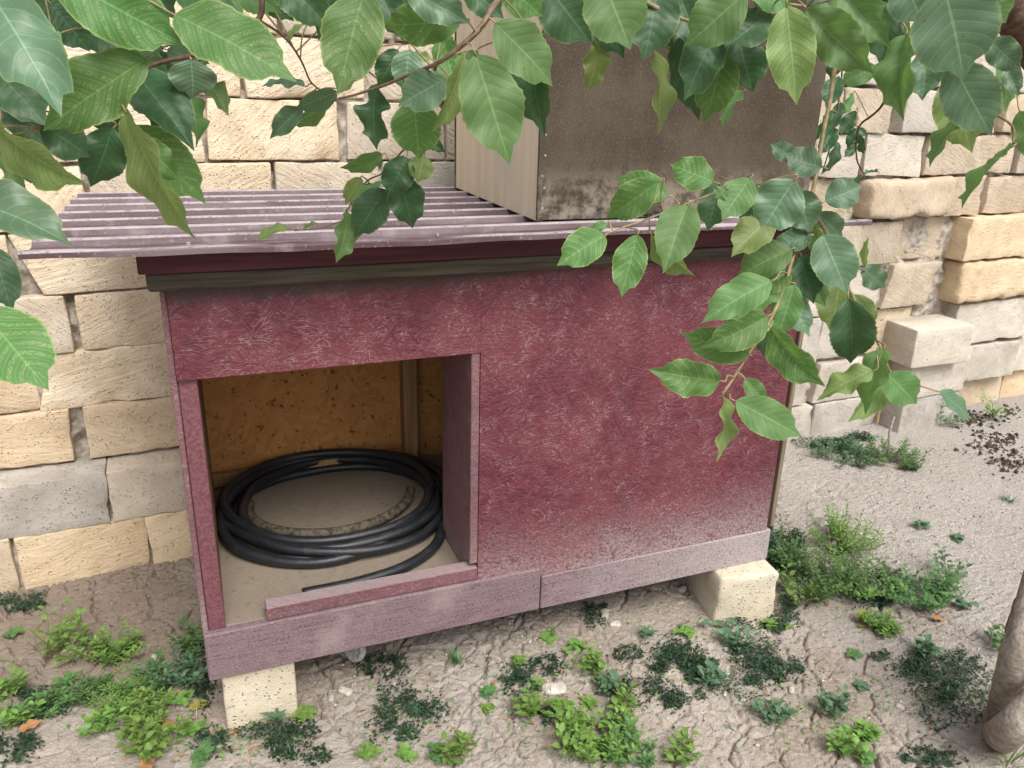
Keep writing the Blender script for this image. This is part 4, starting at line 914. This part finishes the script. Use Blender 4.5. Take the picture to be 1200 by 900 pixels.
W_ = [
 (60, 765, 'broad', .10, .06, 'wd1', None), (130, 770, 'bushy', .09, .06, 'wd1', 'light bushy weed behind the feathery weed left of the kennel'), (60, 830, 'bushy', .05, .05, 'wd2', None), (175, 845, 'bushy', .06, .07, 'wd1', None), (235, 760, 'bushy', .09, .035, 'wd2', 'mid green weed pressed against the kennel side'),
 (20, 845, 'broad', .05, .05, 'wd1', None), (915, 660, 'bushy', .10, .06, 'wd2', None), (1000, 690, 'bushy', .13, .07, 'wd1', None), (890, 690, 'broad', .06, .05, 'wd1', None), (1110, 680, 'broad', .09, .06, 'wd3', None),
 (96, 770, 'broad', .11, .06, 'wd1', 'fresh green leafy weed standing tallest left of the kennel'),
 (80, 800, 'rosette', .06, .055, 'wd2', 'weed with long pointed leaves spread like a hand left of kennel'),
 (155, 822, 'fine', .085, .10, 'wd1', 'spreading weed with thin feathery leaves left of the support block'),
 (212, 796, 'bushy', .10, .05, 'wd3', 'bluish bushy weed against the kennel corner'),
 (208, 824, 'clover', .03, .03, 'wd1', None), (118, 856, 'broad', .05, .05, 'wd1', None), (190, 872, 'broad', .06, .06, 'wd1', None), (160, 878, 'broad', .05, .05, 'wd1', None),
 (8, 812, 'broad', .07, .05, 'wd1', None), (15, 742, 'clover', .02, .02, 'wd2', None), (226, 858, 'clover', .04, .05, 'wd1', None), (248, 872, 'clover', .02, .04, 'wd3', None),
 (324, 848, 'rosette', .05, .05, 'wd3', 'small feathery weed growing against the yellowish support block'),
 (355, 838, 'clover', .03, .03, 'wd1', None), (240, 890, 'clover', .03, .04, 'wd2', None), (110, 810, 'fine', .05, .05, 'wd2', None), (175, 800, 'broad', .06, .05, 'wd2', None),
 (537, 780, 'grass', .06, .03, 'wd2', 'thin tuft of grass under the kennel front edge'),
 (640, 752, 'clover', .03, .035, 'wd1', None), (672, 762, 'clover', .03, .03, 'wd1', None), (695, 790, 'broad', .06, .045, 'wd1', None), (710, 812, 'broad', .04, .03, 'wd3', None),
 (728, 836, 'broad', .06, .03, 'wd1', None), (757, 748, 'rosette', .05, .05, 'wd3', 'pale green rosette weed in front of the kennel'), (771, 772, 'rosette', .02, .022, 'wd3', None),
 (610, 782, 'clover', .02, .03, 'wd1', None), (624, 842, 'broad', .045, .045, 'wd1', None), (655, 838, 'clover', .03, .05, 'wd1', None), (668, 858, 'broad', .04, .05, 'wd1', None), (628, 806, 'clover', .015, .02, 'wd1', None),
 (702, 878, 'bushy', .06, .10, 'wd1', 'largest patch of bright green weed in front of the kennel', 18), (738, 862, 'broad', .05, .05, 'wd1', None), (665, 885, 'broad', .05, .06, 'wd1', None),
 (735, 888, 'bushy', .05, .06, 'wd2', None), (798, 885, 'broad', .04, .04, 'wd1', None), (428, 884, 'clover', .03, .03, 'wd1', None), (476, 886, 'clover', .02, .025, 'wd1', None), (540, 884, 'broad', .05, .06, 'wd1', None),
 (518, 888, 'clover', .03, .04, 'wd2', None), (572, 832, 'clover', .012, .015, 'wd1', None), (488, 832, 'clover', .012, .02, 'wd3', None), (572, 815, 'clover', .012, .015, 'wd2', None), (690, 830, 'clover', .015, .02, 'wd1', None),
 (958, 690, 'bushy', .19, .12, 'wd2', 'tall bushy green weed beside the closed end of the kennel', 42), (985, 640, 'bushy', .15, .10, 'wd1', 'upright light weed behind the tall bushy weed', 30), (935, 710, 'broad', .10, .06, 'wd1', None),
 (1075, 700, 'bushy', .10, .11, 'wd2', 'loose spreading weed between kennel end and tree trunk', 32), (1035, 735, 'bushy', .06, .05, 'wd1', None), (1012, 730, 'clover', .04, .03, 'wdy', 'small yellowing weed between the bushy weeds'),
 (850, 745, 'clover', .05, .05, 'wd3', None), (862, 760, 'broad', .05, .03, 'wd3', None), (832, 800, 'broad', .04, .05, 'wd3', None), (805, 745, 'clover', .03, .03, 'wd1', None), (905, 735, 'clover', .03, .05, 'wd1', None),
 (908, 838, 'broad', .05, .035, 'wd3', None), (975, 832, 'broad', .045, .03, 'wd3', None), (1002, 768, 'clover', .015, .02, 'wd2', None), (1010, 802, 'clover', .012, .015, 'wd3', None),
 (1012, 866, 'broad', .03, .025, 'wd1', None), (990, 884, 'broad', .05, .04, 'wd1', None), (1015, 890, 'clover', .02, .03, 'wd2', None), (1085, 768, 'broad', .04, .04, 'wd3', None), (1165, 760, 'broad', .09, .05, 'wd2', 'leafy weed growing behind the tree trunk'),
 (1180, 896, 'grass', .10, .10, 'wd1', 'bright grass tuft at the foot of the tree'), (1130, 715, 'clover', .03, .03, 'wd3', None), (1100, 690, 'clover', .04, .05, 'wd3', None),
 (985, 535, 'bushy', .10, .16, 'wd3', 'low bushy weed growing along the foot of the stone wall'), (1045, 540, 'bushy', .10, .14, 'wd2', 'low green weed beside a stick at the wall'), (1110, 500, 'broad', .10, .08, 'wd3', 'bluish leafy weed at the wall below the loose stone stack'),
 (1165, 492, 'broad', .13, .05, 'wd1', 'small upright sprig beside the dark soil crumbs'), (1182, 590, 'grass', .05, .10, 'wd3', 'thin grass patch on the pale grit'), (1080, 618, 'clover', .03, .03, 'wd3', None), (1122, 632, 'clover', .02, .02, 'wd3', None),
]
MATS = [(45, 825, 42, 22), (18, 880, 34, 20), (28, 702, 36, 14), (236, 800, 18, 34), (328, 872, 60, 28), (462, 838, 34, 34), (452, 782, 34, 16), (505, 832, 22, 16), (612, 800, 26, 20), (640, 785, 22, 14),
          (770, 790, 66, 42), (695, 722, 18, 14), (648, 842, 16, 14), (925, 645, 34, 36), (898, 782, 56, 32), (908, 722, 26, 26), (1028, 690, 40, 24), (1100, 808, 62, 44), (1088, 890, 42, 14), (830, 795, 28, 26), (860, 725, 20, 16), (1030, 770, 14, 8), (985, 520, 50, 14), (250, 870, 26, 18)]
for e in W_:
    lab = e[6]
    if lab: weed(*e[:6], lab, G, *e[7:])
    else:
        c = on_ground(e[0], e[1])
        tone = {'wd1': 'bright green', 'wd2': 'mid green', 'wd3': 'bluish green'}[e[5]]
        kd = {'broad': 'broad leaved weed', 'clover': 'three leaved weed', 'bushy': 'bushy weed', 'fine': 'feathery weed', 'rosette': 'star shaped weed'}[e[2]]
        pl = ('beyond the doorway end of the kennel' if c.x < .02 else 'beside the yellowish support block' if c.x < .36 else 'before the kennel doorway' if c.x < .80 else
              'before the closed red panel' if c.x < 1.3 else 'beside the white topped support block' if c.x < 1.78 and c.y > -.45 else 'near the tree trunk' if c.y < .1 else 'on the pale grit beyond the kennel')
        inm = any(((e[0]-a)/(ru+6))**2+((e[1]-b)/(rv_+6))**2 < 1 for a, b, ru, rv_ in MATS)
        lab = 'small %s %s %s%s' % (tone, kd, 'in dark mat ' if inm else '', pl)
        weed(*e[:6], lab, 'small weeds '+pl)

# ground cover: dense mats of tiny dark leaves
def cover(u, v, ru, rv_, label, n=None, mat='mat', sz=.0098, name='ground_cover'):
    c = on_ground(u, v); ex = (on_ground(u+ru, v)-c); ey = (on_ground(u, v-rv_)-c)
    V, F = [], []
    area = math.pi*ex.length*ey.length; n = n or int(area/(sz*sz)*2.6)
    seeds = [(wr.uniform(-.75, .75), wr.uniform(-.75, .75), wr.uniform(.12, .5)) for _ in range(13)]
    for i in range(n):
        sx, sy, sr = wr.choice(seeds); rq = sr*math.sqrt(wr.random())*(1.5 if wr.random() < .15 else 1); an = wr.uniform(0, 6.28); a, b = sx+rq*math.cos(an), sy+rq*math.sin(an)
        if a*a+b*b > 1.35: continue
        p = ex*a+ey*b; g = gz(c.x+p.x, c.y+p.y); hump = .014*max(0, 1-(a*a+b*b))
        p = Vector((p.x, p.y, g+wr.uniform(.001, .012)+hump*wr.random()))
        d = rv(.25); nn = (Vector((wr.uniform(-.75, .75), wr.uniform(-.75, .75), 1))); nn = (nn-d*nn.dot(d)).normalized()
        blade(V, F, p, d, nn, sz*wr.uniform(.45, 1.5), sz*wr.uniform(.45, .9), .3)
    o = pydata(name, V, F, MAT[mat], None, True); o.location = (c.x, c.y, 0)
    tag(o, label, 'ground cover', 'mats of dark ground cover', 'stuff')
for e in MATS:
    cover(*e, 'dense mat of tiny dark green leaves creeping over the soil')
# dark crumbs of soil and debris by the wall and beside the weeds
def crumbs(u, v, ru, rv_, n, mat, smin, smax, name, label, cat, group):
    c = on_ground(u, v); ex = (on_ground(u+ru, v)-c); ey = (on_ground(u, v-rv_)-c); V, F = [], []
    for i in range(n):
        a, b = wr.gauss(0, .5), wr.gauss(0, .5); p = ex*a+ey*b; s = smin+(smax-smin)*wr.random()**3
        g = gz(c.x+p.x, c.y+p.y); o = len(V)
        ax_ = [Vector((1, 0, 0)), Vector((-.4, .9, 0)), Vector((-.5, -.8, 0)), Vector((.3, .2, .8)), Vector((-.2, .3, .7)), Vector((0, 0, -.6))]
        rot = Matrix.Rotation(wr.uniform(0, 6.28), 3, 'Z')
        for q in ax_: V.append(Vector((p.x, p.y, g+s*.2))+rot @ (q*s*wr.uniform(.6, 1.2)))
        F += [(o, o+1, o+4, o+3), (o+1, o+2, o+4), (o+2, o, o+3), (o+2, o+3, o+4), (o+1, o, o+5), (o+2, o+1, o+5), (o, o+2, o+5)]
    ob = pydata(name, V, F, MAT[mat], None); ob.location = (c.x, c.y, 0); tag(ob, label, cat, group, 'stuff')
for e in [(1160, 520, 34, 16, 160), (1140, 492, 26, 10, 120), (1190, 545, 22, 14, 90), (1185, 485, 18, 8, 60)]:
    crumbs(*e, 'clod', .006, .022, 'soil_crumbs', 'dark crumbly soil lying near the foot of the wall', 'soil', 'dark soil crumbs')
crumbs(640, 810, 420, 70, 700, 'pebble', .0015, .0075, 'gravel', 'pale small stones scattered over the cracked soil', 'gravel', None)
crumbs(1090, 610, 150, 95, 1700, 'pebble', .0018, .0075, 'gravel', 'fine pale grit covering the ground right of the kennel', 'gravel', None)
crumbs(1090, 600, 150, 95, 900, 'clod2', .0018, .007, 'soil_crumbs', 'fine grey brown crumbs mixed into the pale grit beyond the kennel', 'soil', None)
crumbs(180, 700, 120, 40, 900, 'clod2', .002, .008, 'soil_crumbs', 'fine dark crumbs on the soil below the left wall', 'soil', None)
crumbs(640, 800, 460, 80, 700, 'clod', .0015, .005, 'soil_crumbs', 'tiny dark crumbs strewn over the cracked soil in front', 'soil', None)
# seedlings, grass bits and dead litter scattered between the weeds
def litter(name, spots, n, mat, L0, L1, wr_, up, label, cat):
    V, F = [], []
    for i in range(n):
        u, v, ru, rv2 = wr.choice(spots); c = on_ground(u+wr.gauss(0, ru*.6), v+wr.gauss(0, rv2*.6))
        if c.y > .93+.05*c.x: continue
        d = rv(up); nn = Vector((wr.uniform(-.4, .4), wr.uniform(-.4, .4), 1)); nn = (nn-d*nn.dot(d)).normalized(); L = wr.uniform(L0, L1)
        blade(V, F, Vector((c.x, c.y, gz(c.x, c.y)+wr.uniform(.001, .006))), d, nn, L, L*wr_*wr.uniform(.7, 1.3), wr.uniform(-.1, .4))
    o = pydata(name, V, F, MAT[mat], None, True); tag(o, label, cat, None, 'stuff')
SP = [(120, 810, 100, 50), (200, 860, 70, 30), (300, 870, 60, 25), (470, 850, 60, 40), (640, 820, 80, 50), (700, 870, 80, 30), (800, 770, 90, 45), (930, 690, 60, 60), (1050, 700, 70, 40), (1020, 530, 70, 16), (1100, 810, 70, 40), (960, 840, 90, 40)]
litter('seedlings', SP, 900, 'wd1', .006, .017, .55, .45, 'tiny bright green seedlings scattered between the weeds', 'seedlings')
litter('seedlings', SP, 700, 'wd2', .006, .016, .5, .4, 'tiny mid green seedlings scattered between the weeds', 'seedlings')
litter('seedlings', SP, 260, 'wd3', .02, .05, .09, .8, 'thin green grass blades sprouting between the weeds', 'grass')
litter('leaf_litter', SP, 420, 'dry', .006, .026, .4, .08, 'dry brown leaf scraps lying among the weeds', 'litter')
litter('leaf_litter', SP+[(600, 780, 400, 90), (1100, 600, 120, 60), (150, 720, 120, 30)], 420, 'straw', .012, .05, .06, .05, 'pale dry straw scattered over the soil', 'litter')
# single stones, dry leaves and a stick
def stone(u, v, s, label):
    c = on_ground(u, v); L = s*wr.uniform(1.1, 1.5)
    o = link('small_stone', stone_mesh('small_stone', [(-L/2, -s*.35), (L/2, -s*.35), (L/2, s*.35), (-L/2, s*.35)], -s*.4, s*.8, wr.randint(0, 999), s*.3, s*.12), MAT['pebble'])
    o.location = (c.x, c.y, gz(c.x, c.y)+s*.12); o.rotation_euler = (0, 0, wr.uniform(0, 3)); tag(o, label, 'stone', 'small pale stones on the soil')
for (u, v, s) in [(388, 818+0, .018), (405, 812, .03), (648, 812, .05), (928, 806, .022), (708, 722, .035), (720, 732, .03), (182, 771, .022), (1140, 640, .02), (800, 690, .03), (1055, 828, .018)]:
    stone(u, v, s, 'small pale stone lying on the cracked soil')
def dryleaf(u, v, L, mat, label):
    c = on_ground(u, v); me = LM['g'][1].copy(); me.materials.clear(); me.materials.append(MAT[mat])
    o = bpy.data.objects.new('fallen_leaf', me); COL.objects.link(o); o.location = (c.x, c.y, gz(c.x, c.y)+.018)
    o.rotation_euler = (wr.uniform(-.3, .3), wr.uniform(-.4, .4), wr.uniform(0, 6.28)); o.scale = (L*.5, L, L*.6); tag(o, label, 'leaf', 'fallen leaves on the ground')
dryleaf(22, 860, .06, 'dry', 'dry brown fallen leaf beside the dark ground cover'); dryleaf(205, 852, .06, 'dry', 'dry orange brown fallen leaf among the weeds left of the kennel'); dryleaf(176, 892, .07, 'dry', 'dry curled leaf below the bright weeds left of the kennel')
dryleaf(243, 822, .06, 'wdy', 'yellow green fallen leaf touching the yellowish support block'); dryleaf(1090, 728, .05, 'dry', 'small dry brown leaf beside the loose spreading weed')
c = on_ground(1038, 540); V = []; F = []
tube_data([Vector((0, 0, -.03)), Vector((.004, .0, .07)), Vector((-.004, .01, .16)), Vector((.008, .01, .24))], [.008, .007, .006, .004], 7, V, F)
st = pydata('stick', V, F, MAT['bark'], None, True); st.location = (c.x, c.y, gz(c.x, c.y)); tag(st, 'short dead stick standing in the soil before the wall', 'stick')
